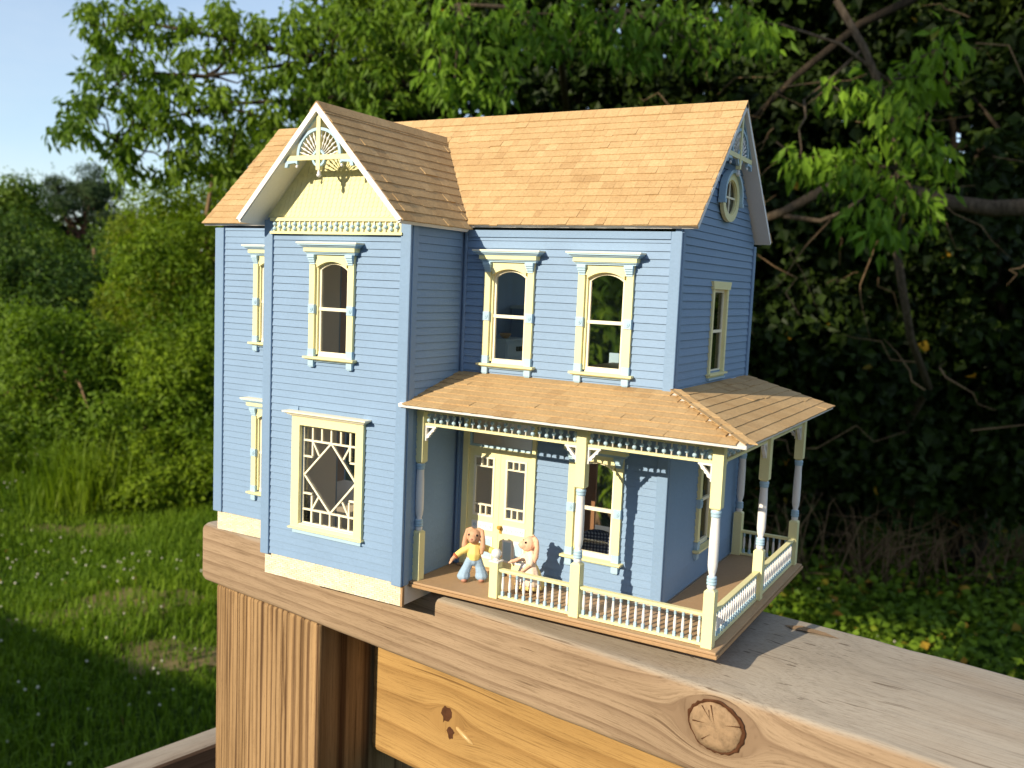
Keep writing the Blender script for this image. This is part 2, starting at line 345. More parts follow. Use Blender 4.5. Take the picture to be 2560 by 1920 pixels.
# ------------------------------------------------------------------ ground
def lawn_mat():
    m, t, b = mat("lawn_ground", 0.95, 0.05); geo = t.nodes.new("ShaderNodeNewGeometry")
    n1 = nd(t, "ShaderNodeTexNoise", Scale=0.55, Detail=5.0); n2 = nd(t, "ShaderNodeTexNoise", Scale=14.0, Detail=6.0)
    for n in (n1, n2): t.links.new(geo.outputs["Position"], n.inputs["Vector"])
    r = ramp(t, [(0.35, (0.022, 0.050, 0.010)), (0.6, (0.040, 0.075, 0.012)), (0.75, (0.11, 0.085, 0.035))]); t.links.new(n1.outputs[0], r.inputs[0])
    r2 = ramp(t, [(0.3, (0.5, 0.5, 0.45)), (0.7, (1.25, 1.2, 1.1))]); t.links.new(n2.outputs[0], r2.inputs[0])
    t.links.new(mixc(t, 0.9, r.outputs[0], r2.outputs[0], 'MULTIPLY'), b.inputs["Base Color"]); return m
M['lawn'] = lawn_mat()
ng = 81; gx = np.concatenate([np.linspace(-500, -14, 12), np.linspace(-13.5, 6, 60), np.linspace(7, 500, 12)]); gy = np.concatenate([np.linspace(-500, -6, 8), np.linspace(-5.5, 16, 60), np.linspace(18, 700, 14)])
X, Y = np.meshgrid(gx, gy)
def ground_z(x, y):
    near = np.exp(-((x + 4) ** 2 + (y - 4) ** 2) / 120.0)
    return near * (0.05 * np.sin(x * 0.9 + 1.3) * np.cos(y * 0.7) + 0.03 * np.sin(x * 2.3 + y * 1.7))
Zg = ground_z(X, Y); nx_ = len(gx)
Vg = np.stack([X.ravel(), Y.ravel(), Zg.ravel()], 1); ii, jj = np.meshgrid(np.arange(len(gy) - 1), np.arange(nx_ - 1), indexing='ij')
a_ = (ii * nx_ + jj).ravel(); Fg = np.stack([a_, a_ + 1, a_ + nx_ + 1, a_ + nx_], 1)
tag(link("ground", np_mesh("ground", Vg, Fg, M['lawn'], True)), kind="structure")

# ------------------------------------------------------------------ deck rail, post, joist
RTH = -0.153; RO = (-4.9972, 0.0802, 0.0)
KN = (5.79 * S, -0.235 * S, 0.19 * S)
W_rail = wood("weathered_rail_wood", (0.315, 0.226, 0.146), (0.160, 0.100, 0.060), (0.400, 0.350, 0.285), 'X', [KN], period=0.0068, amp=0.030, nscale=14, stretch=0.13, contrast=0.95, power=3.4, vary=0.6, ridge=0.2)
W_post = wood("post_wood", (0.325, 0.210, 0.105), (0.065, 0.030, 0.014), None, 'Z', [], period=0.0034, amp=0.009, nscale=42, stretch=0.03, contrast=1.0, power=1.9, vary=0.35, log=(0.026, 120.0), ridge=0.0, line=True)
W_beam = wood("joist_wood", (0.385, 0.235, 0.085), (0.22, 0.115, 0.035), None, 'X', [(2.83 * S, -1.45 * S, 0.12 * S)], period=0.016, amp=0.050, nscale=9, stretch=0.14, contrast=0.75, power=2.2, vary=0.5)
W_old = wood("old_board_wood", (0.22, 0.13, 0.08), (0.11, 0.06, 0.035), (0.36, 0.31, 0.25), 'Y', [], period=0.007)
def knot_mat(name, c):
    m, t, b = mat(name, 0.85, 0.15); tc = t.nodes.new("ShaderNodeTexCoord")
    n = nd(t, "ShaderNodeTexNoise", Scale=260.0, Detail=5.0, Roughness=0.7); t.links.new(tc.outputs["Object"], n.inputs["Vector"])
    r = ramp(t, [(0.25, tuple(v * 0.55 for v in c)), (0.5, c), (0.8, tuple(v * 1.25 for v in c))]); t.links.new(n.outputs[0], r.inputs[0]); t.links.new(r.outputs[0], b.inputs["Base Color"])
    bp = nd(t, "ShaderNodeBump", Strength=0.6, Distance=0.0008); t.links.new(n.outputs[0], bp.inputs["Height"]); t.links.new(bp.outputs[0], b.inputs["Normal"]); return m
M['heart'] = knot_mat("knot_heart", (0.27, 0.18, 0.105)); M['bark_ring'] = knot_mat("knot_bark", (0.07, 0.028, 0.012)); M['resin'] = paint("dried_resin", (0.44, 0.29, 0.12), 0.1, rough=0.35)
rail = MB()
# cap section with eased edges, many stations so that edges waver a little
def rail_section(k):
    w0, w1, h = 0.0, 1.74, 0.616; e = 0.06; P = []
    for cx_, cz_, a0 in ((w0 + e, -e, 180), (w1 - e, -e, 90), (w1 - e, -h + e, 0), (w0 + e, -h + e, -90)):
        for q in range(5):
            a = math.radians(a0 - q * 22.5); P.append((cx_ + e * math.cos(a), cz_ + e * math.sin(a)))
    return P
rs = random.Random(3); stations = [0.0, 0.03] + [0.25 * k for k in range(1, 72)]; vs_ = []; fs = []
for k, s_ in enumerate(stations):
    P = rail_section(k); jy, jz = rs.uniform(-.006, .006), rs.uniform(-.004, .004); sh = 0.06 if k == 0 else 0.0
    for (py, pz) in P:
        d = math.exp(-((s_ - 5.9) / 0.5) ** 2) * 0.02 * (1 if pz > -0.1 and py < 0.3 else 0)
        cy_ = 0.87; cz_ = -0.308
        vs_.append((s_, cy_ + (py - cy_) * (1 - sh * .06) + jy + d, cz_ + (pz - cz_) * (1 - sh) + jz * (pz > -.3) - d))
nP = 20
for k in range(len(stations) - 1):
    for q in range(nP): fs.append((k * nP + q, k * nP + (q + 1) % nP, (k + 1) * nP + (q + 1) % nP, (k + 1) * nP + q))
fs += [tuple(range(nP - 1, -1, -1)), tuple((len(stations) - 1) * nP + q for q in range(nP))]
rail.add(vs_, fs)
rail_o = rail.build("deck_rail", W_rail); rail_o.data.shade_smooth(); 
rail_o.location = (RO[0] * S, RO[1] * S, ZR); rail_o.rotation_euler = (0, 0, RTH)
md = rail_o.modifiers.new("edge", 'EDGE_SPLIT'); md.split_angle = math.radians(40)
tag(rail_o, "weathered wooden deck rail cap with a large round knot, carrying the dollhouse", "rail")
def knot(parent, ks, kz, ry, t, seed):
    r = random.Random(seed); n = 48; out = [1 + 0.04 * math.sin(2 * a + seed) + 0.02 * math.sin(5 * a) + r.uniform(-.015, .015) for a in [2 * math.pi * i / n for i in range(n)]]
    def disc(prof, m_, name, ox=0.0, oz=0.0, jag=0.0):
        b = MB(); vs_ = []; fs = []; jg = [r.uniform(-jag, jag) for _ in range(n)]
        for (rr, dy) in prof:
            for i in range(n):
                a = 2 * math.pi * i / n; w = 1 + (out[i] - 1 + (jg[i] if rr > .9 else 0)) * rr
                vs_.append((ks + ox + ry * rr * w * math.cos(a), t - dy + (r.uniform(-.002, .002) if 0.1 < rr < 0.9 else 0), kz + oz + ry * .93 * rr * w * math.sin(a)))
        for k in range(len(prof) - 1):
            for i in range(n): fs.append((k * n + i, k * n + (i + 1) % n, (k + 1) * n + (i + 1) % n, (k + 1) * n + i))
        fs.append(tuple((len(prof) - 1) * n + i for i in range(n))); b.add(vs_, fs); return b.build(name, m_, parent, smooth=True)
    disc([(1.06, -0.004), (1.03, 0.004), (0.98, 0.003), (0.92, -0.012)], M['bark_ring'], "knot_bark", jag=.035)
    disc([(0.955, -0.02), (0.93, 0.003), (0.6, 0.008), (0.3, 0.010), (0.05, 0.011)], M['heart'], "knot", -.008, -.006, .02)
    c = MB()
    for k in range(7):                        # drying cracks that run out from the heart
        a = r.uniform(0, 2 * math.pi); r0, r1_ = r.uniform(.02, .35) * ry, r.uniform(.6, .95) * ry; w = r.uniform(.003, .006); dx, dz = math.cos(a), math.sin(a); a2 = a + r.uniform(-.25, .25)
        p0 = (ks + dx * r0, t - .0125, kz + dz * r0); p1 = (ks + math.cos(a2) * r1_, t - .0085, kz + math.sin(a2) * r1_ * .93); c.add([p0, (p1[0] - dz * w, p1[1], p1[2] + dx * w), (p1[0] + dz * w, p1[1], p1[2] - dx * w)], [(0, 1, 2)])
    c.build("knot_crack", M['bark_ring'], parent)
knot(rail_o, 5.79, -0.235, 0.185, 0.0, 2)
# small split knot on the upper face
b = MB(); b.add([(5.62, 1.50, .004), (5.70, 1.455, .010), (5.86, 1.47, .014), (6.05, 1.52, .004), (5.92, 1.56, .010), (5.74, 1.555, .016)], [(0, 1, 5), (1, 2, 5), (2, 4, 5), (2, 3, 4)]); b.build("knot", M['heart'], rail_o)

def rail_child_obj(mb, name, mats, **kw):
    o = mb.build(name, mats, None, **kw); o.location = (RO[0] * S, RO[1] * S, ZR); o.rotation_euler = (0, 0, RTH); return o
post = MB().box(0.16, 1.79, 0.05, 1.70, -14.0, -0.622)
po = rail_child_obj(post, "deck_post", W_post, bevel=0.035); tag(po, "square timber post with close vertical grain under the rail's left end", "post")
po.modifiers["bevel"].segments = 4
joist = MB().box(1.80, 16.0, 0.725, 1.36, -2.08, -0.625)
jo = rail_child_obj(joist, "deck_joist", W_beam, bevel=0.05); tag(jo, "orange-yellow horizontal timber beneath the rail with a dark split knot", "beam")
kb = MB(); rk = random.Random(5)
for cx_, cz_, rr in ((2.80, -1.40, .10), (2.86, -1.56, .065)):
    n = 14; vs_ = [(cx_, .715, cz_)] + [(cx_ + rr * rk.uniform(.5, 1.1) * math.cos(2 * math.pi * i / n) * .8, .7235, cz_ + rr * rk.uniform(.5, 1.1) * math.sin(2 * math.pi * i / n)) for i in range(n)]
    kb.add(vs_, [(0, 1 + i, 1 + (i + 1) % n) for i in range(n)])
kb.build("knot_split", M['bark_ring'], jo)
MB().rod([(.0, 0), (.018, .1), (.026, .5), (.022, .85), (.0, 1)], (2.92, .728, -1.47), (3.14, .722, -1.565), 10).build("resin_drip", M['resin'], jo, smooth=True)
lb = MB().box(-.24, .16, -3.2, 2.2, -.62, 0)
lo = lb.build("stair_rail", W_old, None, bevel=0.05); lo.location = (-6.30 * S, 0.9 * S, ZR - 3.2 * S); lo.rotation_euler = (0, 0, -0.2)
tag(lo, "lower greyed board at the bottom left, behind the square post", "board")

# ------------------------------------------------------------------ the dollhouse
house = empty("dollhouse", (0, 0, ZR))
tag(house, "blue wooden Victorian dollhouse with yellow trim, shingled roofs and wraparound porch on the rail", "dollhouse")
XL, XB0, XB1, XR = -4.72, -3.335, -1.868, 0.0
DB, D = 0.745, 1.936
HF, HE = 0.191, 3.0
PITCHC = 0.0592

def subtract(seg, cuts):
    out = [seg]
    for c0, c1 in cuts:
        nxt = []
        for a, b in out:
            if c1 <= a or c0 >= b: nxt.append((a, b)); continue
            if c0 - a > 0.012: nxt.append((a, c0))
            if b - c1 > 0.012: nxt.append((c1, b))
        out = nxt
    return out
def wall(u0, u1, z0, z1, loc, rz, openings=(), boards=None, inner=None, top=None, label=None, board_z=None, th=0.045):
    """a wall in its own frame: u along, outward is -y. openings: (u0,u1,z0,z1). top: function z -> (umin,umax) for a gable"""
    us = sorted(set([u0, u1] + [o for op in openings for o in op[:2]])); mb = MB()
    for a, b in zip(us[:-1], us[1:]):
        zs = subtract((z0, z1), [(op[2], op[3]) for op in openings if op[0] < (a + b) / 2 < op[1]])
        for c, d in zs:
            mb.cur = 0; mb.box(a, b, 0, th, c, d)
    if top:
        n = 1; zt, ut = top['apex']; mb.prism([(top['u0'], z1), (top['u1'], z1), (ut, zt)], 0, th)
    w = mb.build("wall", M['blue'], house, loc=loc, rz=rz)
    if inner:
        ib = MB()
        for a, b in zip(us[:-1], us[1:]):
            for c, d in subtract((z0, z1), [(op[2], op[3]) for op in openings if op[0] < (a + b) / 2 < op[1]]): ib.box(a, b, th + .001, th + .008, c, d)
        ib.build("wall_lining", M[inner], w)
    b0, b1 = boards if boards else (u0, u1)
    zc = board_z if board_z is not None else z0
    zmax = top['apex'][0] if top else z1
    while zc < zmax - 0.01:
        zt = min(zc + PITCHC, zmax); lo_u, hi_u = b0, b1; lo_t, hi_t = b0, b1
        if top and zt > z1:
            def span(zz):
                if zz <= z1: return b0, b1
                f = (zz - z1) / (top['apex'][0] - z1); return top['u0'] + (top['apex'][1] - top['u0']) * f, top['u1'] + (top['apex'][1] - top['u1']) * f
            lo_u, hi_u = span(zc); lo_t, hi_t = span(zt)
        cuts = [(op[4] if len(op) > 4 else op[0], op[5] if len(op) > 5 else op[1]) for op in openings if (op[6] if len(op) > 6 else op[2]) < zt - .012 and (op[7] if len(op) > 7 else op[3]) > zc + .012]
        for a, b in subtract((lo_u, hi_u), cuts):
            at = lo_t if a == lo_u else a; bt = hi_t if b == hi_u else b
            if bt - at < 0.004: continue
            e = random.uniform(-.0018, .0018); g = 0.0025 + random.uniform(-.0008, .0008)
            c = MB().add([(a, -.0135 + e, zc + g), (b, -.0135 + e, zc + g), (b, 0.0, zc + g), (a, 0.0, zc + g), (at, -.005, zt), (bt, -.005, zt), (bt, 0.0, zt), (at, 0.0, zt)],
                         [(0, 3, 2, 1), (4, 5, 6, 7), (0, 1, 5, 4), (1, 2, 6, 5), (2, 3, 7, 6), (3, 0, 4, 7)])
            c.build("clapboard", M['blue'], w)
        zc += PITCHC
    return w

# standard arched sash window: opening and the area its casing covers
def op_std(cx, dz): return (cx - .175, cx + .175, 1.925 + dz, 2.70 + dz, cx - .205, cx + .205, 1.91 + dz, 2.76 + dz)
LOW = -1.455
side = math.pi / 2
door_op = (-1.745, -1.125, HF, 1.52, -1.77, -1.105, HF, 1.555)
# main front, right of the bay
wall(XB1 + .0, XR, HF, HE, (0, 0, 0), 0, [op_std(-1.41, 0), op_std(-.565, 0), op_std(-.565, LOW), door_op], boards=(XB1 + .02, -.066), inner='beige', board_z=HF)
# left wing front
wall(XL, XB0, HF, HE, (0, 0, 0), 0, [op_std(-3.985, 0), op_std(-3.985, LOW)], boards=(XL + .10, XB0 + .02), inner='beige')
# bay front
PW = (-2.905, -2.325, .51, 1.345, -2.96, -2.27, .44, 1.45)
wall(XB0, XB1, HF, 3.04, (0, -DB, 0), 0, [op_std(-2.612, 0), PW], boards=(XB0 + .078, XB1 - .078), inner='beige')
# bay right side (faces +x), bay left side
wall(-DB + .046, 0.0, HF, HE, (XB1, 0, 0), side, [], boards=(-DB + .075, -.05))
MB().box(XB0, XB0 + .045, -DB + .046, .15, HF, 3.0).build("wall", M['blue'], house)
MB().box(XB0 + .046, XB0 + .054, -DB + .06, .12, HF, 3.0).build("wall_lining", M['beige'], house)
# right end wall with gable
sw_u = (.80, 1.17, 1.93, 2.60, .79, 1.18, 1.90, 2.63); sw_o = op_std(.95, LOW)
APX = 4.045
rw = wall(0.046, D, HF, HE, (0, 0, 0), side, [sw_u, sw_o, ], boards=(.06, D - .06), inner='white', top={'apex': (APX, D / 2), 'u0': 0.0, 'u1': D})
# left end wall with gable
MB().box(XL, XL + .045, .046, D, HF, HE).build("wall", M['blue'], house)
lw = MB(); lw.prism([(0.046, HE), (D, HE), (D / 2, APX)], 0, .045); lw.build("wall", M['blue'], house, loc=(XL + .045, 0, 0), rz=side)
# interior: floors, partitions
for z_, n_ in ((HF - .03, 'brown'), (1.62, 'brown'), (HE - .03, 'white')):
    MB().box(XL + .05, -.05, .05, D - .02, z_, z_ + .035).build("room_floor", M['roomfloor' if n_ != 'white' else 'beige'], house)
    MB().box(XB0 + .06, XB1 - .05, -DB + .06, .049, z_, z_ + .035).build("room_floor", M['roomfloor'], house)
for z0_, z1_, m_ in ((HF + .006, 1.619, 'beige'), (1.656, HE - .031, 'rblue')):
    MB().box(XB1 - .04, XB1 - .001, .06, D - .03, z0_, z1_).build("room_partition", M['beige'], house)
    MB().box(XB1, XB1 + .012, .06, D - .03, z0_, z1_).build("room_partition", M[m_], house)
    MB().box(XL + .046, XL + .054, .06, D - .03, z0_, z1_).build("room_partition", M['brown'], house)
MB().box(-1.55, -1.02, 1.0, 1.03, HF + .006, 1.5).build("room_partition", M['brown'], house)

# corner boards
def corner(x0, x1, y0, y1, z0, z1): MB().box(x0, x1, y0, y1, z0, z1).build("corner_board", M['blue'], house, bevel=.006)
corner(XB0 - .018, XB0 + .075, -DB - .026, -DB - .001, HF - .01, 3.02)
corner(XB1 - .078, XB1 + .018, -DB - .026, -DB - .001, HF - .02, 3.02)
corner(XB1 + .001, XB1 + .024, -DB + .0, -DB + .072, HF - .02, 3.0)
corner(XB1 + .019, XB1 + .043, -.026, -.002, HF + .01, 3.0)
corner(XB0 - .024, XB0 - .001, -DB + .0, -DB + .072, HF - .01, 3.0)
corner(-.066, .02, -.026, -.001, HF, 3.0)
corner(.001, .024, 0.0, .055, HF, 3.0)
corner(.001, .024, D - .058, D + .01, HF, 3.0)
corner(XL - .02, XL + .095, -.026, -.001, HF, 3.0)
# frieze boards under the main eaves
MB().box(XB1 + .05, -.068, -.022, -.002, 2.945, 3.0).build("frieze_board", M['blue'], house)

# ---------------- foundation of small bricks
def brick_face(u0, u1, z0, z1, loc, rz, parent):
    bw, bh, g = .052, .0165, .003; V = []; Fc = []; row = 0; z = z0
    while z < z1 - .008:
        u = u0 - (bw / 2 if row % 2 else 0)
        while u < u1:
            a, b = max(u, u0), min(u + bw - g, u1)
            if b - a > .006:
                y = -.0055 - random.random() * .002; n = len(V); zt = min(z + bh - g, z1)
                V += [(a, y, z), (b, y, z), (b, y, zt), (a, y, zt), (a, 0, z), (b, 0, z), (b, 0, zt), (a, 0, zt)]
                Fc += [(n, n + 1, n + 2, n + 3), (n, n + 4, n + 5, n + 1), (n + 1, n + 5, n + 6, n + 2), (n + 2, n + 6, n + 7, n + 3), (n + 3, n + 7, n + 4, n)]
            u += bw
        z += bh; row += 1
    me = np_mesh("brick_course", np.array(V) * S, np.array(Fc), M['brick']); o = link("brick_course", me, parent, 0, loc, rz); tag(o, kind="stuff"); return o
M['mortar'] = paint("white_mortar", (0.76, 0.71, 0.63), 0.05)
fb = MB().box(XB0 + .012, XB1 - .0, -DB + .012, .02, .004, HF - .0).build("foundation", M['mortar'], house)
brick_face(XB0 + .012, XB1 - .004, .006, HF - .002, (0, -DB + .012, 0), 0, fb)
fm = MB().box(XL + .02, XB0 + .010, .006, D - .01, .004, HF).build("foundation", M['mortar'], house)
brick_face(XL + .02, XB0 + .005, .006, HF - .002, (0, .006, 0), 0, fm)
MB().box(XB1 + .002, XR, .022, D - .01, .004, HF - .002).build("foundation", M['mortar'], house)
MB().box(XB1 - .001, XB1 + .016, -DB + .004, -DB + .03, .003, HF - .021).build("foundation_edge", M['hard'], house)

# ---------------- windows
def win_meshes():
    r = {}
    c = MB()                                   # casing with arched head
    for s_ in (-1, 1):
        x0, x1 = sorted((s_ * .172, s_ * .228)); c.box(x0, x1, -.034, .0, 1.985, 2.665)
        x0, x1 = sorted((s_ * .153, s_ * .176)); c.box(x0, x1, -.012, .040, 1.94, 2.64)
    n = 12; a0 = .62; R = .1555 / math.sin(a0); zc = 2.640 - R * math.cos(a0)
    arc = [(R * math.sin(-a0 + 2 * a0 * k / n), zc + R * math.cos(-a0 + 2 * a0 * k / n)) for k in range(n + 1)]
    for k in range(n):
        (xa, za), (xb, zb) = arc[k], arc[k + 1]; c.prism([(xa, za), (xb, zb), (xb, 2.742), (xa, 2.742)], -.034, .040)
    for s_ in (-1, 1):
        x0, x1 = sorted((s_ * .1555, s_ * .228)); c.box(x0, x1, -.0335, .0395, 2.666, 2.7415)
    r['casing'] = c.mesh("window", M['yellow'])
    s = MB(); w = .020                         # sash: arched head, stiles, meeting rail, bottom rail
    for sg in (-1, 1):
        x0, x1 = sorted((sg * .153, sg * (.153 - w))); s.box(x0, x1, .006, .030, 1.955, 2.64)
    for k in range(n):
        (xa, za), (xb, zb) = arc[k], arc[k + 1]; s.prism([(xa * .88, za - w), (xb * .88, zb - w), (xb * .995, zb + .002), (xa * .995, za + .002)], .004, .032)
    s.box(-.153, .153, .0, .028, 2.296, 2.322); s.box(-.153, .153, .002, .030, 1.922, 1.962)
    r['sash'] = s.mesh("sash", M['pale'])
    up = MB(); pts = [(-.140, 2.315), (.140, 2.315)] + [(x * .9, z - .008) for x, z in reversed(arc)]; up.prism(pts, .0165, .0185); r['pane_u'] = up.mesh("pane", M['glass'])
    r['pane_l'] = MB().box(-.14, .14, .0185, .0205, 1.955, 2.31).mesh("pane", M['glass'])
    h = MB(); h.cur = 0                        # hood in stepped mouldings
    def step(hw, pr, z0, z1, m_): h.cur = m_; h.box(-hw, hw, -pr, -.003, z0, z1)
    step(.250, .052, 2.744, 2.756, 1); step(.258, .064, 2.7565, 2.7655, 1); step(.262, .074, 2.766, 2.797, 0)
    step(.272, .080, 2.7975, 2.806, 1); step(.285, .092, 2.8065, 2.816, 1); step(.300, .106, 2.8165, 2.828, 1); step(.308, .112, 2.8285, 2.840, 2)
    r['hood'] = h.mesh("hood", [M['yellow'], M['lblue'], M['pale']])
    b = MB()
    for k, (hw, pr, z0, z1) in enumerate(((.026, .040, 2.664, 2.682), (.029, .050, 2.6825, 2.700), (.032, .058, 2.7005, 2.718), (.036, .066, 2.7185, 2.7435))): b.box(-hw, hw, -pr, -.0345, z0, z1)
    r['bracket'] = b.mesh("bracket", M['lblue'])
    k = MB().box(-.031, .031, -.042, -.002, -.036, .036); k.rod([(.021, 0), (.021, 1)], (0, -.041, 0), (0, -.047, 0), 14); k.rod([(.010, 0), (.010, 1)], (0, -.046, 0), (0, -.051, 0), 10)
    r['block'] = k.mesh("rosette_block", M['lblue'])
    r['plinth'] = MB().box(-.031, .031, -.038, -.002, 1.922, 1.984).mesh("plinth_block", M['lblue'])
    s2 = MB().box(-.262, .262, -.066, -.003, 1.905, 1.9215); s2.box(-.25, .25, -.052, -.004, 1.897, 1.9045); r['sill'] = s2.mesh("sill", M['yellow'])
    r['apron'] = MB().box(-.235, .235, -.026, -.003, 1.882, 1.8965).mesh("apron", M['lblue'])
    f_ = MB(); f_.prism([(-.028, 1.842), (.028, 1.842), (.028, 1.8965), (-.028, 1.8965)], -.036, -.0265); f_.prism([(-.022, 1.834), (.022, 1.834), (.024, 1.842), (-.024, 1.842)], -.030, -.003); f_.box(-.028, .028, -.0262, -.003, 1.842, 1.8815)
    r['foot'] = f_.mesh("sill_foot", M['lblue'])
    return r
WM = win_meshes()
def window(loc, rz=0, label=None):
    w = link("window", WM['casing'], house, 0, loc, rz)
    if label: w["label"] = label
    for k in ('sash', 'hood', 'sill', 'apron'): link(k, WM[k], w)
    link("pane", WM['pane_u'], w); link("pane", WM['pane_l'], w)
    for s_ in (-1, 1):
        link("bracket", WM['bracket'], w, 0, (s_ * .195, 0, 0)); link("plinth_block", WM['plinth'], w, 0, (s_ * .200, 0, 0)); link("sill_foot", WM['foot'], w, 0, (s_ * .200, 0, 0))
        link("rosette_block", WM['block'], w, 0, (s_ * .200, 0, 2.307))
    return w
P_ = -.003
window((-2.612, -DB + P_, 0)); window((-1.41, P_, 0)); window((-.565, P_, 0)); window((-.565, P_, LOW)); window((-3.985, P_, 0)); window((-3.985, P_, LOW))
window((0 - P_, .95, LOW), side)

# picture window with leaded-look bars
cx = -2.6165; pw = MB()
x0, x1, z0, z1 = -2.998, -2.248, .478, 1.418; gx0, gx1, gz0, gz1 = -2.915, -2.325, .508, 1.345
y0, y1 = -.036, .002
pw.box(x0, gx0, y0, y1, z0, z1); pw.box(gx1, x1, y0, y1, z0, z1); pw.box(gx0, gx1, y0, y1, gz1, z1); pw.box(gx0, gx1, y0, y1, z0, gz0)
pwo = pw.build("window", M['yellow'], house, loc=(0, -DB + P_, 0)); pwo["label"] = "wide picture window with white diamond and square panes"
h = MB(); h.box(x0 - .01, x1 + .01, -.05, -.003, 1.4185, 1.428); h.box(x0 - .028, x1 + .028, -.066, -.003, 1.4285, 1.438); h.box(x0 - .045, x1 + .045, -.08, -.003, 1.4385, 1.446); h.box(x0 - .06, x1 + .06, -.095, -.003, 1.4465, 1.459); h.build("hood", M['pale'], pwo)
MB().box(x0 - .022, x1 + .012, -.05, -.003, .466, .4775).build("sill", M['yellow'], pwo); MB().box(x0 + .012, x1 - .01, -.026, -.003, .428, .4655).build("apron", M['lblue'], pwo)
MB().box(gx0 - .002, gx1 + .002, .020, .022, gz0 - .002, gz1 + .002).build("pane", M['glass'], pwo)
bars = MB(); bw = .0072; by0, by1 = .006, .019
def hbar(a, b, z): bars.box(a, b, by0, by1, z - bw, z + bw)
def vbar(x, a, b): bars.box(x - bw, x + bw, by0 + .0007, by1 - .0007, a, b)
def dbar(xa, za, xb, zb):
    dx, dz = xb - xa, zb - za; L_ = math.hypot(dx, dz); nx, nz = -dz / L_ * bw, dx / L_ * bw
    bars.prism([(xa + nx, za + nz), (xa - nx, za - nz), (xb - nx, zb - nz), (xb + nx, zb + nz)], by0 + .0014, by1 - .0014)
ix0, ix1, iz0, iz1 = -2.808, -2.412, .634, 1.217; mx, mz = -2.610, .925
hbar(gx0, gx1, gz0 + .009); hbar(gx0, gx1, gz1 - .009); vbar(gx0 + .009, gz0, gz1); vbar(gx1 - .009, gz0, gz1)
hbar(gx0, gx1, iz0); hbar(gx0, gx1, iz1)
vbar(ix0, gz0, mz - .17); vbar(ix0, mz + .17, gz1); vbar(ix1, gz0, mz - .17); vbar(ix1, mz + .17, gz1)
for x in (mx, mx - .1, mx + .1): vbar(x, gz0, iz0); vbar(x, iz1, gz1)
for zz in (iz1 - .135, iz0 + .135): hbar(gx0, ix0, zz); hbar(ix1, gx1, zz)
dl, dr = gx0 + .022, gx1 - .022
for (xa, za, xb, zb) in ((mx, iz1, dl, mz), (dl, mz, mx, iz0), (mx, iz0, dr, mz), (dr, mz, mx, iz1)): dbar(xa, za, xb, zb)
for sx_, xx in ((1, ix0), (-1, ix1)):
    dbar(xx, iz1, xx + sx_ * .07, iz1 - .115); dbar(xx, iz0, xx + sx_ * .07, iz0 + .115)
bars.build("glazing_bar", M['pale'], pwo)
MB().box(gx0, gx1, -.03, .004, gz0 - .001, gz0 + .006).build("sash", M['pale'], pwo)

# narrow window on the end wall
f_ = MB(); f_.box(.775, .815, -.022, .03, 1.915, 2.60); f_.box(1.15, 1.19, -.022, .03, 1.915, 2.60); f_.prism([(.765, 2.6005), (1.20, 2.6005), (1.225, 2.665), (.74, 2.665)], -.03, .03); f_.box(.765, 1.20, -.02, .03, 1.88, 1.9145)
nw = f_.build("window", M['yellow'], house, loc=(-P_, 0, 0), rz=side); nw["label"] = "narrow window with flared head and pale curtains on the end wall"
MB().box(.745, 1.215, -.045, -.003, 1.8995, 1.9140).build("sill", M['yellow'], nw); MB().box(.765, 1.20, -.03, -.003, 1.862, 1.879).build("apron", M['lblue'], nw)
s2 = MB(); s2.box(.8155, .835, .006, .03, 1.916, 2.599); s2.box(1.13, 1.1495, .006, .03, 1.916, 2.599); s2.box(.836, 1.129, .004, .028, 2.245, 2.268); s2.box(.836, 1.129, .004, .028, 1.916, 1.94); s2.box(.836, 1.129, .004, .028, 2.575, 2.599); s2.build("sash", M['pale'], nw)
MB().box(.83, 1.135, .0155, .0175, 1.93, 2.58).build("pane", M['glass'], nw)
cu = MB(); pts = []
for k in range(25): pts.append((.83 + .16 * k / 24 * 2 * .95, .05 + .012 * math.sin(k * 1.9)))
for (xa, ya), (xb, yb) in zip(pts[:-1], pts[1:]): cu.add([(xa, ya, 1.93), (xb, yb, 1.93), (xb, yb, 2.58), (xa, ya, 2.58)], [(0, 1, 2, 3)])
cu.build("curtain", M['curtain'], nw)

# oval window in the end gable
ov = MB(); OC = (1.0, 3.345); ez = .88
for r0, r1, yy0, yy1 in ((.160, .222, -.030, .0), (.150, .162, -.018, .0)): ov.ring(OC[0], OC[1], r0, r1, yy0, yy1, seg=32, ez=ez)
ovo = ov.build("window", M['yellow'], house, loc=(-P_ + .018, 0, 0), rz=side); ovo["label"] = "round window with cross bar and light blue hood in the end gable"
oh = MB(); oh.ring(OC[0], OC[1], .2225, .252, -.055, .0, math.radians(-8), math.radians(188), 22, ez); oh.cbox(OC[0] - .238, -.03, OC[1] - .045, .04, .06, .03); oh.cbox(OC[0] + .238, -.03, OC[1] - .045, .04, .06, .03); oh.build("hood", M['lblue'], ovo)
o2 = MB(); o2.box(OC[0] - .15, OC[0] + .15, -.012, -.002, OC[1] - .008, OC[1] + .008); o2.box(OC[0] - .008, OC[0] + .008, -.0115, -.0025, OC[1] - .135, OC[1] + .135); o2.build("glazing_bar", M['pale'], ovo)
dk = MB(); n = 28; dk.add([(OC[0] + .151 * math.cos(2 * math.pi * k / n), -.001, OC[1] + .151 * ez * math.sin(2 * math.pi * k / n)) for k in range(n)], [tuple(range(n))])
M['darkpane'] = paint("dark_room_glass", (0.012, 0.014, 0.016), 0.02, rough=0.08); dk.build("pane", M['darkpane'], ovo)

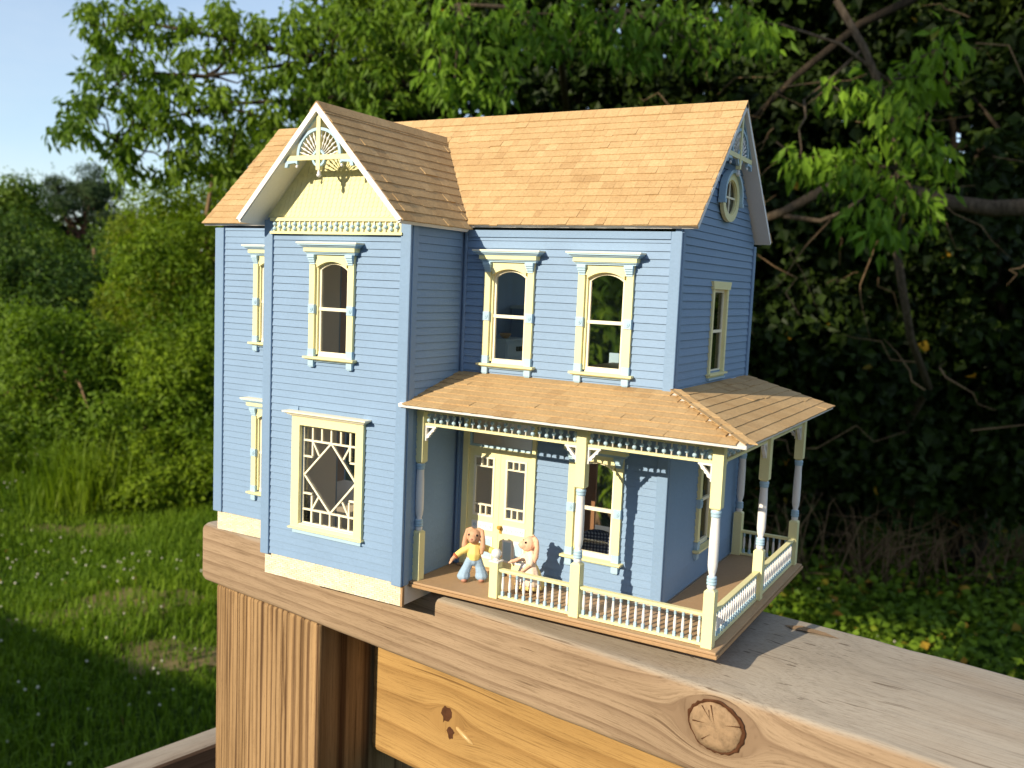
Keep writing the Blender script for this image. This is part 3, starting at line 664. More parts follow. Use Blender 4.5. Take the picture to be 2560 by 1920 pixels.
# ---------------- double door
df = MB(); df.box(-1.785, -1.732, -.03, .03, HF + .006, 1.515); df.box(-1.128, -1.095, -.03, .03, HF + .006, 1.515); df.box(-1.785, -1.095, -.031, .03, 1.5155, 1.56); df.box(-1.7315, -1.1285, -.022, .03, 1.196, 1.222)
dfo = df.build("door_frame", M['yellow'], house, loc=(0, P_, 0))
tr = MB(); tr.box(-1.7315, -1.715, -.012, .02, 1.2225, 1.515); tr.box(-1.145, -1.1285, -.012, .02, 1.2225, 1.515); tr.box(-1.7145, -1.1455, -.012, .02, 1.2225, 1.238); tr.build("transom", M['lblue'], dfo)
MB().box(-1.716, -1.144, .006, .008, 1.236, 1.515).build("pane", M['glass'], dfo)
MB().box(-1.785, -1.095, -.06, .0, HF + .004, HF + .02).build("threshold", M['porchfloor'], dfo)
def leaf(xa, xb, label):
    d0, d1 = -.008, .018; c = (xa + xb) / 2; lb = MB(); g0, g1 = c - .094, c + .094; zt, zb = 1.138, .645
    lb.box(xa, g0, d0, d1, HF + .021, 1.1955); lb.box(g1, xb, d0, d1, HF + .021, 1.1955); lb.box(g0, g1, d0, d1, zt, 1.1955); lb.box(g0, g1, d0, d1, HF + .021, zb)
    o = lb.build("door", M['yellow'], house, loc=(0, P_, 0))
    fr = MB(); e0, e1 = d0 - .006, d1 - .004
    fr.box(g0 - .006, g0 + .012, e0, e1, zb - .006, zt + .006); fr.box(g1 - .012, g1 + .006, e0, e1, zb - .006, zt + .006); fr.box(g0 + .0125, g1 - .0125, e0, e1, zt - .008, zt + .006); fr.box(g0 + .0125, g1 - .0125, e0, e1, zb - .006, zb + .010)
    for za, zb_ in ((1.064, 1.130), (.655, .733)):
        for k in (1, 2): xk = g0 + .012 + (g1 - g0 - .024) * k / 3; fr.box(xk - .0055, xk + .0055, e0 + .0005, e1, za, zb_)
    fr.box(g0 + .0125, g1 - .0125, e0, e1, 1.056, 1.066); fr.box(g0 + .0125, g1 - .0125, e0, e1, .731, .742)
    fr.build("glazing_bar", M['pale'], o)
    MB().box(g0, g1, .003, .005, zb, zt).build("pane", M['glass'], o)
    pn = MB(); pn.box(g0 - .01, g1 + .01, d0 - .006, d0 - .0005, .526, .592); pnb = pn.build("panel", M['white'], o)
    rb = MB()
    for k in range(4): xk = g0 + .02 + k * (g1 - g0 - .04) / 3; rb.ring(xk, .559, .007, .0125, d0 - .010, d0 - .0055, seg=12)
    rb.build("rosette", M['lblue'], o)
    for k in (0, 1):
        xa_ = g0 - .01 + k * .106; q = MB(); q.box(xa_, xa_ + .1, d0 - .006, d0 - .0005, .285, .475); q.build("panel", M['white'], o)
        q = MB(); q.box(xa_ + .014, xa_ + .086, d0 - .009, d0 - .0061, .303, .457); q.build("panel_inset", M['lblue'], o)
    return o
leaf(-1.7312, -1.4285, "left"); dr_ = leaf(-1.4265, -1.1288, "right")
kb = MB(); kb.box(-1.412, -1.394, -.018, -.0085, .52, .585); kb.rod([(.006, 0), (.008, .4), (.016, .6), (.018, .8), (.010, 1)], (-1.403, -.018, .575), (-1.403, -.055, .575), 10); kb.build("door_knob", M['gold'], dr_, smooth=False)

# ---------------- roofs
OG, OE = .14, .052; ZRG, ZE = 4.084, 3.045; YRG = D / 2
XRL = XL - .16
sl_main = (ZRG - ZE) / (YRG + OE)
BR_Z, BE_Z = 3.879, 3.006; BXM = -2.6015; BHW = .72 + .11; BY0 = -DB - .25
sl_bay = (BR_Z - BE_Z) / BHW
def main_z(y): return ZE + (y + OE) * sl_main
def main_y(z): return (z - ZE) / sl_main - OE
TOP300 = []                                          # (screen area, slope index, transform data)
class Slope:
    """one shingled slope: origin at the eave, U along the eave, V up the slope; span(v) gives the run of u"""
    def __init__(s, part, O, U, V, length, span, n, expo=None, wmean=.10):
        s.part = part; s.O = Vector(O); s.U = Vector(U).normalized(); s.V = Vector(V).normalized(); s.N = s.U.cross(s.V).normalized()
        if s.N.z < 0: s.N = -s.N
        s.len = length; s.span = span; s.n = n; s.e = length / n; s.wm = wmean; s.items = []
        r = random.Random(sum(map(ord, part.name)) + n)
        for i in range(n):
            v = i * s.e; u0, u1 = span(v + s.e * .5); u = u0 - r.uniform(0, wmean)
            while u < u1 - .01:
                w = wmean * r.choice((.55, .7, .85, 1, 1, 1.15, 1.3)); a, b = max(u, u0 + r.uniform(-.006, .006)), min(u + w, u1 + r.uniform(-.004, .004)); u += w
                if b - a < .015: continue
                dv = r.uniform(-.0018, .0018) + (-.012 if r.random() < .02 else 0); s.items.append((a, b - .0012, v - .012 + dv, min(s.e * 1.35, length - v + .01), .0100 + r.uniform(-.0008, .0010) + (.005 if r.random() < .05 else 0), r.uniform(-.010, .010)))
    def place(s, u, v, n): return s.O + s.U * u + s.V * v + s.N * n
    def corners(s, it):
        a, b, v, L_, t, rot = it; m_ = (a + b) / 2
        out = []
        for (uu, vv, nn) in ((a, v, .0015), (b, v, .0015), (b, v + L_, .0006), (a, v + L_, .0006), (a, v, t), (b, v, t), (b, v + L_, .003), (a, v + L_, .003)):
            out.append(s.place(uu, vv + rot * (uu - m_), nn))
        return out
FACES8 = [(0, 3, 2, 1), (4, 5, 6, 7), (0, 1, 5, 4), (1, 2, 6, 5), (2, 3, 7, 6), (3, 0, 4, 7)]
slopes = []
# main roof
mr = MB(); c_ = math.hypot(YRG + OE, ZRG - ZE); Nf = Vector((0, -(ZRG - ZE), YRG + OE)).normalized(); Nb = Vector((0, (ZRG - ZE), YRG + OE)).normalized()
mr.slab([(XRL, -OE, ZE), (OG, -OE, ZE), (OG, YRG, ZRG), (XRL, YRG, ZRG)], Nf, .035)
mr.slab([(OG, D + OE, ZE), (XRL, D + OE, ZE), (XRL, YRG, ZRG), (OG, YRG, ZRG)], Nb, .035)
mro = mr.build("roof", M['white'], house)
Vm = Vector((0, YRG + OE, ZRG - ZE)).normalized()
def span_main_r(v):
    z = ZE + v * Vm.z; hw = max(0, (BR_Z - z) / sl_bay); return (BXM + hw - .05 - XRL if z < BR_Z else None), OG - XRL
nA = 17
def span_full(v): return 0.0, OG - XRL
sm = Slope(mro, (XRL, -OE, ZE), (1, 0, 0), Vm, c_, span_full, nA, wmean=.105)
def hidden_main(it):
    a, b, v, *_ = it; x = (a + b) / 2 + XRL; z = ZE + (v + .04) * Vm.z; return z < BR_Z and abs(x - BXM) < (BR_Z - z) / sl_bay - .10
sm.items = [i for i in sm.items if not hidden_main(i)]
slopes.append(sm)
sb = Slope(mro, (OG, D + OE, ZE), (-1, 0, 0), Vector((0, -(YRG + OE), ZRG - ZE)), c_, span_full, nA, wmean=.15); slopes.append(sb)
cap = MB(); r = random.Random(9); u = XRL
while u < OG:
    w = r.uniform(.10, .16); cap.slab([(u, YRG - .075, ZRG - .058), (min(u + w - .002, OG + .004), YRG - .075, ZRG - .058), (min(u + w - .002, OG + .004), YRG, ZRG + .022), (u, YRG, ZRG + .022)], Nf, .008)
    cap.slab([(u, YRG, ZRG + .022), (min(u + w - .002, OG + .004), YRG, ZRG + .022), (min(u + w - .002, OG + .004), YRG + .075, ZRG - .058), (u, YRG + .075, ZRG - .058)], Nb, .008); u += w
cap.build("ridge_cap", M['shingle'], mro)
# bay roof
br = MB(); hyp = math.hypot(BHW, BR_Z - BE_Z)
yv = lambda z: main_y(z)
for sg in (1, -1):
    N_ = Vector((sg * (BR_Z - BE_Z), 0, BHW)).normalized(); ex = BXM + sg * BHW
    poly = [(ex, BY0, BE_Z), (ex, main_y(BE_Z) + .02, BE_Z), (BXM, main_y(BR_Z) + .03, BR_Z), (BXM, BY0, BR_Z)]
    if sg < 0: poly = poly[::-1]
    br.slab(poly, N_, .04)
bro = br.build("roof", M['white'], house)
for sg in (1, -1):
    V_ = Vector((-sg * BHW, 0, BR_Z - BE_Z)); L_ = hyp
    O_ = (BXM + sg * BHW, BY0 - .006, BE_Z)
    def sp(v, L_=L_): z = BE_Z + v / L_ * (BR_Z - BE_Z); return 0.0, max(.2, main_y(z) - BY0 + .012)
    slopes.append(Slope(bro, O_, (0, 1, 0), V_, L_, sp, 12, wmean=.13))
barge = MB()                                        # white fascia on the two front rakes
for sg in (1, -1):
    p0 = Vector((BXM + sg * (BHW + .004), BY0 - .012, BE_Z + .002)); p1 = Vector((BXM, BY0 - .012, BR_Z + .004)); dn = Vector((0, 0, -.058))
    a, b2, c2, d2 = p0, p1, p1 + dn * 1.1, p0 + Vector((-sg * .042, 0, -.012))
    th = Vector((0, .024, 0)); q = [a, b2, c2, d2] if sg < 0 else [b2, a, d2, c2]
    barge.add([*q, *[p + th for p in q]], [(3, 2, 1, 0), (4, 5, 6, 7), (0, 1, 5, 4), (1, 2, 6, 5), (2, 3, 7, 6), (3, 0, 4, 7)])
barge.build("bargeboard", M['white'], bro)
cap = MB(); u = BY0 - .01; yE = main_y(BR_Z) + .02
while u < yE:
    w = r.uniform(.10, .16); e = min(u + w - .002, yE)
    for sg in (1, -1):
        N_ = Vector((sg * (BR_Z - BE_Z), 0, BHW)).normalized(); q = [(BXM + sg * .07, u, BR_Z - .055), (BXM + sg * .07, e, BR_Z - .055), (BXM, e, BR_Z + .02), (BXM, u, BR_Z + .02)]
        cap.slab(q if sg > 0 else q[::-1], N_, .008)
    u += w
cap.build("ridge_cap", M['shingle'], bro)
# bay gable wall of fish-scale shingles
gz0 = 3.042; gz1 = BR_Z - .055; ghw = (gz1 - gz0) / sl_bay
gw = MB().prism([(BXM - ghw, gz0), (BXM + ghw, gz0), (BXM, gz1)], 0, .04).build("gable_wall", M['yellow'], house, loc=(0, -DB, 0))
fsM = MB(); z = gz0 + .004; row = 0; dzr = .034; wsc = .046
while z < gz1 - .02:
    hw_ = (gz1 - z - .03) / sl_bay; x = BXM - hw_ + (wsc / 2 if row % 2 else 0)
    while x < BXM + hw_ - wsc * .4:
        c0 = x + wsc / 2; h_ = wsc * .47
        prof = [(c0 - h_, z + dzr * 1.15), (c0 - h_, z + dzr * .45), (c0 - h_ * .6, z + .005), (c0, z), (c0 + h_ * .6, z + .005), (c0 + h_, z + dzr * .45), (c0 + h_, z + dzr * 1.15)]
        vs_ = [(a, -.0032 if k_ in (1, 2, 3, 4, 5) else -.0012, b) for k_, (a, b) in enumerate(prof)] + [(a, 0, b) for a, b in prof]; nn = 7
        fsM.add(vs_, [tuple(range(nn))] + [(i, i + nn, (i + 1) % nn + nn, (i + 1) % nn) for i in range(nn)]); x += wsc
    z += dzr; row += 1
o = fsM.build("scale_shingle", M['yellow'], gw); tag(o, kind="stuff")
# band of ball spindles beneath the bay gable
spn = MB(); spn.box(XB0 + .06, XB1 - .06, -.040, -.002, 3.008, 3.036); spn.box(XB0 + .06, XB1 - .06, -.040, -.002, 2.905, 2.925); spn.box(XB0 + .077, XB1 - .08, -.020, -.001, 2.9255, 3.0075)
sp_o = spn.build("frieze", M['yellow'], house, loc=(0, -DB - .001, 0)); sp_o["label"] = "yellow spindle band under the front gable"
def spindle_mesh(two, h, br_=.0165):
    m_ = MB(); m_.cur = 0; m_.lathe([(.006, 0), (.006, h)], seg=8); m_.cur = 1
    for zc in ((.26 * h, .74 * h) if two else (.5 * h,)): m_.lathe([(br_ * math.sin(math.pi * k / 8) + .0005, zc - br_ * math.cos(math.pi * k / 8)) for k in range(9)], seg=12)
    return m_.mesh("spindle", [M['white'], M['lblue']], smooth=True)
SP = [spindle_mesh(True, .080), spindle_mesh(False, .080)]
n = 24
for k in range(n): link("spindle", SP[k % 2], sp_o, 0, (XB0 + .105 + k * (XB1 - XB0 - .215) / (n - 1), -.030, 2.926))

# sunburst fretwork
def fretwork(loc, rz, sc_=1.0):
    f_ = MB(); f_.box(-.325, .325, -.014, .014, -.018, .018)
    fo = f_.build("gable_fretwork", M['yellow'], house, loc=loc, rz=rz)
    p = MB(); p.box(-.019, .019, -.017, .017, -.095, .355); p.build("king_post", M['yellow'], fo)
    pe = MB(); pe.lathe([(.008, -.150), (.017, -.142), (.020, -.130), (.012, -.120), (.016, -.112), (.008, -.104), (.014, -.096)], seg=10); pe.build("pendant", M['white'], fo, smooth=True)
    a = MB(); a.ring(0, .02, .198, .222, -.012, .012, 0.0, math.pi, 26, .93); a.build("arch", M['lblue'], fo)
    h_ = MB(); h_.ring(0, -.005, .048, .066, -.0115, .0115, seg=20); h_.build("hub_ring", M['lblue'], fo)
    for k in range(14):
        an = math.radians(8 + (164) * k / 13)
        if abs(math.degrees(an) - 90) < 5: continue
        c, s_ = math.cos(an), math.sin(an)
        m_ = MB(); m_.rod([(.004, 0), (.004, .25), (.008, .36), (.004, .42), (.005, .55), (.010, .66), (.011, .70), (.006, .75), (.004, .85), (.004, 1)], (.064 * c, 0, -.003 + .064 * s_), (.205 * c, 0, .02 + .19 * s_), 8); m_.build("spoke", M['white'], fo, smooth=True)
    for sg in (-1, 1):
        b = MB(); xs = [(.215, -.019), (.335, -.019), (.345, -.070), (.318, -.070), (.308, -.042), (.235, -.036), (.215, -.050)]
        b.prism([(sg * x, z) for x, z in (xs if sg > 0 else xs)], -.012, .012); b.build("end_bracket", M['lblue'], fo)
        b = MB(); b.lathe([(.003, -.078), (.012, -.068), (.012, -.060), (.005, -.050)], sg * .225, 0, 8); b.build("drop", M['white'], fo, smooth=True)
        b = MB(); zz = .355; b.prism([(sg * .030, .20), (sg * .30, .019), (sg * .325, .019), (sg * .030, .335)][::1], -.008, .008)
        # slim light blue edge strip that follows the rake
        b = MB(); dx = .325; b.prism([(sg * .035, .300), (sg * .318, .025), (sg * .335, .025), (sg * .035, .322)], -.010, .010); b.build("rake_strip", M['lblue'], fo)
    return fo
fretwork((BXM, BY0 + .035, 3.478), 0)
fretwork((OG - .04, D / 2 + .0, 3.66), side)

# porch roof
PE_, ZPE, ZPT = .80, 1.624, 1.835
pr = MB(); lenP = math.hypot(PE_, ZPT - ZPE); Nfp = Vector((0, -(ZPT - ZPE), PE_)).normalized(); Nsp = Vector(((ZPT - ZPE), 0, PE_)).normalized(); XPL = XB1 - .035; YPB = 1.94
pr.slab([(XPL, -PE_, ZPE), (PE_, -PE_, ZPE), (0, 0, ZPT), (XB1, 0, ZPT), (XB1 + .001, -DB, ZPE + (PE_ - DB) * (ZPT - ZPE) / PE_), (XPL, -DB - .03, ZPE + (PE_ - DB - .03) * (ZPT - ZPE) / PE_)], Nfp, .026)
pr.slab([(PE_, -PE_, ZPE), (PE_, YPB, ZPE), (0, YPB, ZPT), (0, 0, ZPT)], Nsp, .026)
pro = pr.build("porch_roof", M['white'], house)
MB().box(XB1 + .02, .60, -.62, -.02, 1.585, 1.592).build("porch_ceiling", M['white'], pro); MB().box(.02, .60, -.015, 1.86, 1.585, 1.592).build("porch_ceiling", M['white'], pro)
kf = math.sqrt(1)
def sp_pf(v): y = -PE_ + v / lenP * PE_; return (XPL - XPL if y < -DB - .02 else XB1 + .005 - XPL), -y - XPL - .01
def sp_ps(v): x = PE_ - v / lenP * PE_; return -x + PE_ + .01, YPB + PE_ + .006
slopes.append(Slope(pro, (XPL, -PE_, ZPE), (1, 0, 0), (0, PE_, ZPT - ZPE), lenP, sp_pf, 8, wmean=.115))
slopes.append(Slope(pro, (PE_, -PE_, ZPE), (0, 1, 0), (-PE_, 0, ZPT - ZPE), lenP, sp_ps, 8, wmean=.14))
hip = MB(); d_ = Vector((-PE_, PE_, ZPT - ZPE)); L_ = d_.length; dn = d_.normalized(); o_ = Vector((PE_ + .012, -PE_ - .012, ZPE + .008)); sv = Vector((.05, .05, -.004)); u = 0
while u < L_:
    w = r.uniform(.13, .2); e = min(u + w - .003, L_); up = Vector((0, 0, .015))
    for sgn, off in ((1, Vector((.062, 0, -.0))), (-1, Vector((0, -.062, -.0)))):
        a = o_ + dn * u + up; b2 = o_ + dn * e + up * .8; q = [a, b2, b2 + off, a + off]
        N_ = (Nsp if sgn > 0 else Nfp); hip.slab(q if sgn < 0 else q[::-1], N_, .007)
    u += w
hip.build("hip_cap", M['shingle'], pro)

# which shingles show largest: those become objects of their own, the rest of each slope one mesh
allit = []
for si, s_ in enumerate(slopes):
    for it in s_.items:
        cs = [np.array(p) * S + np.array([0, 0, ZR]) for p in s_.corners(it)[4:]]; q = [project(p) for p in cs]
        ar = 0.5 * (sum(q[i][0] * q[(i + 1) % 4][1] - q[(i + 1) % 4][0] * q[i][1] for i in range(4)))
        allit.append((-ar, si, it))          # signed: facing the camera counts
sgn = 1
allit.sort(key=lambda t: -t[0])
chosen = set(id(t[2]) for t in allit[:300])
for s_ in slopes:
    V = []; Fc = []
    for it in s_.items:
        cs = s_.corners(it)
        if id(it) in chosen:
            MB().add(cs, FACES8).build("shingle", M['shingle'], s_.part)
        else:
            n = len(V); V += [tuple(p * S) for p in cs]; Fc += [tuple(i + n for i in f) for f in FACES8]
    if V: tag(link("shingle_field", np_mesh("shingle_field", np.array(V), np.array(Fc), M['shingle']), s_.part), kind="stuff")

# ---------------- porch
FL = HF + .001
pfm = MB(); PFX = .649; ov_ = .649
def Lplan(e, z0, z1, b): # L-shaped floor plate
    b.box(XB1 + .012, PFX + e, -ov_ - e, -.0275, z0, z1); b.box(.026, PFX + e, -.0274, 1.854 + e, z0, z1)
Lplan(0, FL - .018, FL, pfm)
pfo = pfm.build("porch_floor", M['porchfloor'], house, bevel=.004)
e2 = MB(); Lplan(.012, FL - .044, FL - .0185, e2); e2.build("floor_edge", M['hard'], pfo, bevel=.006)
e3 = MB(); Lplan(-.012, FL - .052, FL - .0445, e3); e3.build("floor_board", M['hard'], pfo)

def post_meshes():
    r = {}; w = .0375
    def block(z0, z1, top_ch, bot_ch):
        m_ = MB(); vs_ = []; c = .012
        lv = [(z0, w - (c if bot_ch else 0)), (z0 + (c if bot_ch else .0001), w), (z1 - (c if top_ch else .0001), w), (z1, w - (c if top_ch else 0))]
        for z, q in lv: vs_ += [(-q, -q, z), (q, -q, z), (q, q, z), (-q, q, z)]
        fs = [(3, 2, 1, 0), (12, 13, 14, 15)] + [(4 * i + k, 4 * i + (k + 1) % 4, 4 * i + 4 + (k + 1) % 4, 4 * i + 4 + k) for i in range(3) for k in range(4)]
        return m_.add(vs_, fs)
    r['lower'] = block(FL, .592, True, False).mesh("post_block", M['yellow']); r['upper'] = block(1.138, 1.585, False, True).mesh("post_block", M['yellow'])
    s_ = MB(); s_.lathe([(.024, .585), (.030, .612), (.026, .622), (.026, .684), (.020, .690), (.029, .722), (.0335, .76), (.034, .90), (.0325, .99), (.030, 1.05), (.030, 1.086), (.030, 1.134), (.024, 1.139)], seg=16); r['shaft'] = s_.mesh("post_shaft", M['white'], True)
    g = MB(); zz = .622
    g.lathe([(.0265, .622), (.034, .627), (.034, .638), (.029, .642), (.034, .647), (.034, .660), (.029, .664), (.033, .669), (.033, .679), (.0265, .684)], seg=16)
    r['ring_l'] = g.mesh("post_ring", M['lblue'], True)
    g = MB(); g.lathe([(.0305, 1.086), (.034, 1.090), (.034, 1.104), (.032, 1.107), (.036, 1.111), (.037, 1.122), (.035, 1.130), (.0305, 1.134)], seg=16); r['ring_u'] = g.mesh("post_ring", M['lblue'], True)
    return r
PM = post_meshes()
def porch_post(x, y):
    p = link("porch_post", PM['lower'], house, 0, (x, y, 0))
    link("post_block", PM['upper'], p); link("post_shaft", PM['shaft'], p); link("post_ring", PM['ring_l'], p); link("post_ring", PM['ring_u'], p); return p
YP, XP = -.568, .568
P1, P2, P3, P4, P5, P6 = (XB1 + .032, YP), (-.430, YP), (.5655, YP), (XP, .64), (XP, 1.80), (.068, 1.80)
for p in (P1, P2, P3, P4, P5, P6): porch_post(*p)
P0 = (-1.110, YP)
nw_ = MB(); nw_.box(-.0365, .0365, -.0365, .0365, FL, .472); npo = nw_.build("newel_post", M['yellow'], house, bevel=.004, loc=(P0[0], P0[1], 0))
b = MB(); b.box(-.042, .042, -.042, .042, .4725, .483); b.lathe([(.018, .483), (.022, .490), (.016, .496)] + [(.039 * math.sin(math.pi * (k + 1.5) / 11) , .533 - .039 * math.cos(math.pi * (k + 1.5) / 11)) for k in range(9)] + [(.002, .572)], seg=18); b.build("ball_finial", M['white'], npo, smooth=False)

def baluster_mesh():
    m_ = MB(); h = .192; z0 = .2145; m_.cur = 1
    m_.box(-.0098, .0098, -.0098, .0098, z0, z0 + .036); m_.cur = 0
    m_.lathe([(.006, z0 + .036), (.0105, z0 + .058), (.0115, z0 + .085), (.009, z0 + .13), (.0065, z0 + .152)], seg=10); m_.cur = 1
    m_.lathe([(.0066, z0 + .150), (.0095, z0 + .156), (.0095, z0 + .165), (.008, z0 + .168), (.010, z0 + .172), (.010, h + .2165)], seg=10)
    return m_.mesh("baluster", [M['white'], M['lblue']], False)
BM_ = baluster_mesh()
def railing(pa, pb, n, cut=.037):
    dx, dy = pb[0] - pa[0], pb[1] - pa[1]; L_ = math.hypot(dx, dy); rz = math.atan2(dy, dx)
    m_ = MB(); m_.box(cut, L_ - cut, -.021, .021, .4085, .424); m_.box(cut, L_ - cut, -.014, .014, .400, .408)
    o = m_.build("railing", M['yellow'], house, loc=(pa[0], pa[1], 0), rz=rz)
    m_ = MB(); m_.box(cut, L_ - cut, -.017, .017, .1965, .2150); m_.build("bottom_rail", M['yellow'], o)
    for k in range(n): link("baluster", BM_, o, 0, (cut + (L_ - 2 * cut) * (k + .5) / n, 0, 0))
railing(P0, P2, 10); railing(P2, P3, 16); railing(P3, P4, 20); railing(P4, P5, 19); railing(P6, P5, 8)
SPP = [spindle_mesh(True, .0835, .0155), spindle_mesh(False, .0835, .0155)]
def frieze(pa, pb, n, cut=.037):
    dx, dy = pb[0] - pa[0], pb[1] - pa[1]; L_ = math.hypot(dx, dy); rz = math.atan2(dy, dx)
    m_ = MB(); m_.box(cut, L_ - cut, -.016, .016, 1.444, 1.4625)
    o = m_.build("frieze", M['yellow'], house, loc=(pa[0], pa[1], 0), rz=rz)
    m_ = MB(); m_.box(cut, L_ - cut, -.016, .016, 1.5455, 1.584); m_.build("top_rail", M['yellow'], o)
    for k in range(n): link("spindle", SPP[k % 2], o, 0, (cut + (L_ - 2 * cut) * (k + .5) / n, 0, 1.4622))
    for k, x0_ in ((1, cut), (-1, L_ - cut)):
        b = MB(); w = .0135
        pts = [(0, 0), (.105, 0), (.105, -.014), (.090, -.022), (.082, -.044), (.066, -.050), (.056, -.070), (.044, -.076), (.038, -.094), (.020, -.100), (.014, -.122), (0, -.122)]
        hole = [(.018, -.018), (.070, -.018), (.018, -.074)]
        # triangle with a hole: three bars plus scalloped web
        def P(q): return [(x0_ + k * x, 1.4435 + z) for x, z in q]
        b.prism(P([(0, 0), (.105, 0), (.105, -.014), (0, -.016)]), -w, w); b.prism(P([(0, -.0165), (.016, -.0165), (.016, -.122), (0, -.122)]), -w, w)
        b.prism(P([(.0165, -.078), (.074, -.0165), (.098, -.0165), (.088, -.026), (.082, -.044), (.066, -.050), (.056, -.070), (.044, -.076), (.038, -.094), (.0165, -.102)]), -w * .9, w * .9)
        b.build("scroll_bracket", M['white'], o)
frieze(P1, P2, 23); frieze(P2, P3, 17); frieze(P3, P4, 20); frieze(P4, P5, 19); frieze(P6, P5, 8)

# ---------------- furniture seen through the windows (each thing of its own)
def at(x, y, z): return (x * S, y * S, ZR + z * S)
FZ = 1.656
dre = empty("dresser", at(-1.72, .62, FZ)); tag(dre, "blue dresser with rows of dark drawer pulls behind the upper left porch-side window", "dresser")
MB().box(-.12, .10, -.30, .16, 0, .43).build("cabinet", M['lblue'], dre); MB().box(-.13, .11, -.31, .17, .4305, .445).build("top", M['lblue'], dre)
MB().box(-.12, .04, .165, .40, 0, .70).build("tall_cupboard", M['rblue'], dre); MB().box(-.13, .06, .155, .41, .7005, .73).build("cornice", M['lblue'], dre)
for k in range(3):
    MB().box(.1005, .108, -.28, .14, .03 + k * .135, .145 + k * .135).build("drawer", M['lblue'], dre)
    for j in range(4): MB().box(.1085, .116, -.13 + j * .045, -.10 + j * .045, .07 + k * .135, .11 + k * .135).build("drawer_pull", M['black'], dre)
bowl = MB()
bowl.lathe([(.01, 0), (.03, .004), (.05, .03), (.052, .045), (.046, .045), (.03, .02), (.002, .016)], seg=14)
bo = bowl.build("bowl", M['gold'], None, smooth=True); bo.location = at(-1.72, .48, FZ + .4455); tag(bo, "small brown bowl on top of the blue dresser", "bowl")
bed = empty("bed", at(-.72, .75, FZ)); tag(bed, "small bed with yellow quilt behind the upper right front window", "bed")
MB().box(-.30, .30, -.42, .42, .05, .13).build("bed_frame", M['lblue'], bed); MB().box(-.285, .285, -.40, .40, .1305, .26).build("quilt", M['quilt'], bed, bevel=.03); MB().box(-.31, .31, .4205, .45, 0, .34).build("headboard", M['lblue'], bed)
fbm = MB(); fbm.prism([(-.31, 0), (.31, 0), (.31, .18), (.2, .22), (0, .20), (-.2, .25), (-.27, .34), (-.31, .34)], -.45, -.4205); fbm.build("footboard", M['lblue'], bed)
arm = empty("armchair", at(-.70, .38, FL + .006)); tag(arm, "navy gingham armchair with rounded back behind the lower porch window", "armchair")
am = MB(); pts = [(-.17, .0), (.17, .0)] + [(.19 * math.cos(math.pi * k / 14), .26 + .13 * math.sin(math.pi * k / 14)) for k in range(15)]; am.prism(pts, -.05, .03); am.build("backrest", M['navy'], arm, bevel=.02, rz=.25)
MB().box(-.15, .15, .035, .26, .04, .18).build("seat", M['navy'], arm, bevel=.02, rz=.25)
for sg in (-1, 1): MB().box(*sorted((sg * .155, sg * .20)), .0, .26, .03, .25).build("armrest", M['navy'], arm, bevel=.02, rz=.25)

# ------------------------------------------------------------------ the two clay rabbits
def sphere_add(mb, c, r, sc_=(1, 1, 1), rot=None, n=8):
    vs_ = []; fs = []; seg = n + 2; R_ = rot.to_matrix() if rot else None
    for i in range(n + 1):
        ph = math.pi * i / n
        for k in range(seg):
            a = 2 * math.pi * k / seg; p = Vector((r * sc_[0] * math.sin(ph) * math.cos(a), r * sc_[1] * math.sin(ph) * math.sin(a), r * sc_[2] * math.cos(ph)))
            if R_: p = R_ @ p
            vs_.append((c[0] + p.x, c[1] + p.y, c[2] + p.z))
    for i in range(n):
        for k in range(seg): fs.append((i * seg + k, (i + 1) * seg + k, (i + 1) * seg + (k + 1) % seg, i * seg + (k + 1) % seg))
    mb.add(vs_, fs)
def limb(mb, pts, sc_=(1, 1, 1)):
    """overlapping balls along a chain of (x, y, z, radius); fused afterwards into one skin"""
    for (a, b) in zip(pts[:-1], pts[1:]):
        d = math.dist(a[:3], b[:3]); n = max(2, int(d / (min(a[3], b[3]) * .45)))
        for k in range(n + 1):
            t = k / n; sphere_add(mb, tuple(a[i] + (b[i] - a[i]) * t for i in range(3)), a[3] + (b[3] - a[3]) * t, sc_, n=6)
def fuse(mb, name, m_, parent, voxel=.0055, sm=3):
    o = mb.build(name, m_, parent); md = o.modifiers.new("fuse", 'REMESH'); md.mode = 'VOXEL'; md.voxel_size = voxel * S; md.use_smooth_shade = True
    s_ = o.modifiers.new("smooth", 'SMOOTH'); s_.iterations = sm; s_.factor = .5; return o
def face(parent, hc, yaw, r, mat_eye=True):
    """eyes, nose and mouth on a head centred at hc that looks along yaw"""
    e = Euler((0, 0, yaw)).to_matrix()
    def P(x, y, z): v = e @ Vector((x, y, z)); return (hc[0] + v.x, hc[1] + v.y, hc[2] + v.z)
    for sg in (-1, 1):
        m_ = MB(); sphere_add(m_, P(sg * r * .62, -r * .78, r * .30), r * .17, n=8); m_.build("eye", M['black'], parent, smooth=True)
    m_ = MB(); sphere_add(m_, P(0, -r * 1.62, -r * .12), r * .13, n=8); m_.build("nose", M['pink'], parent, smooth=True)
    m_ = MB(); sphere_add(m_, P(0, -r * 1.34, -r * .52), r * .16, (1.5, .6, .5), n=8); m_.build("mouth", M['pink'], parent, smooth=True)
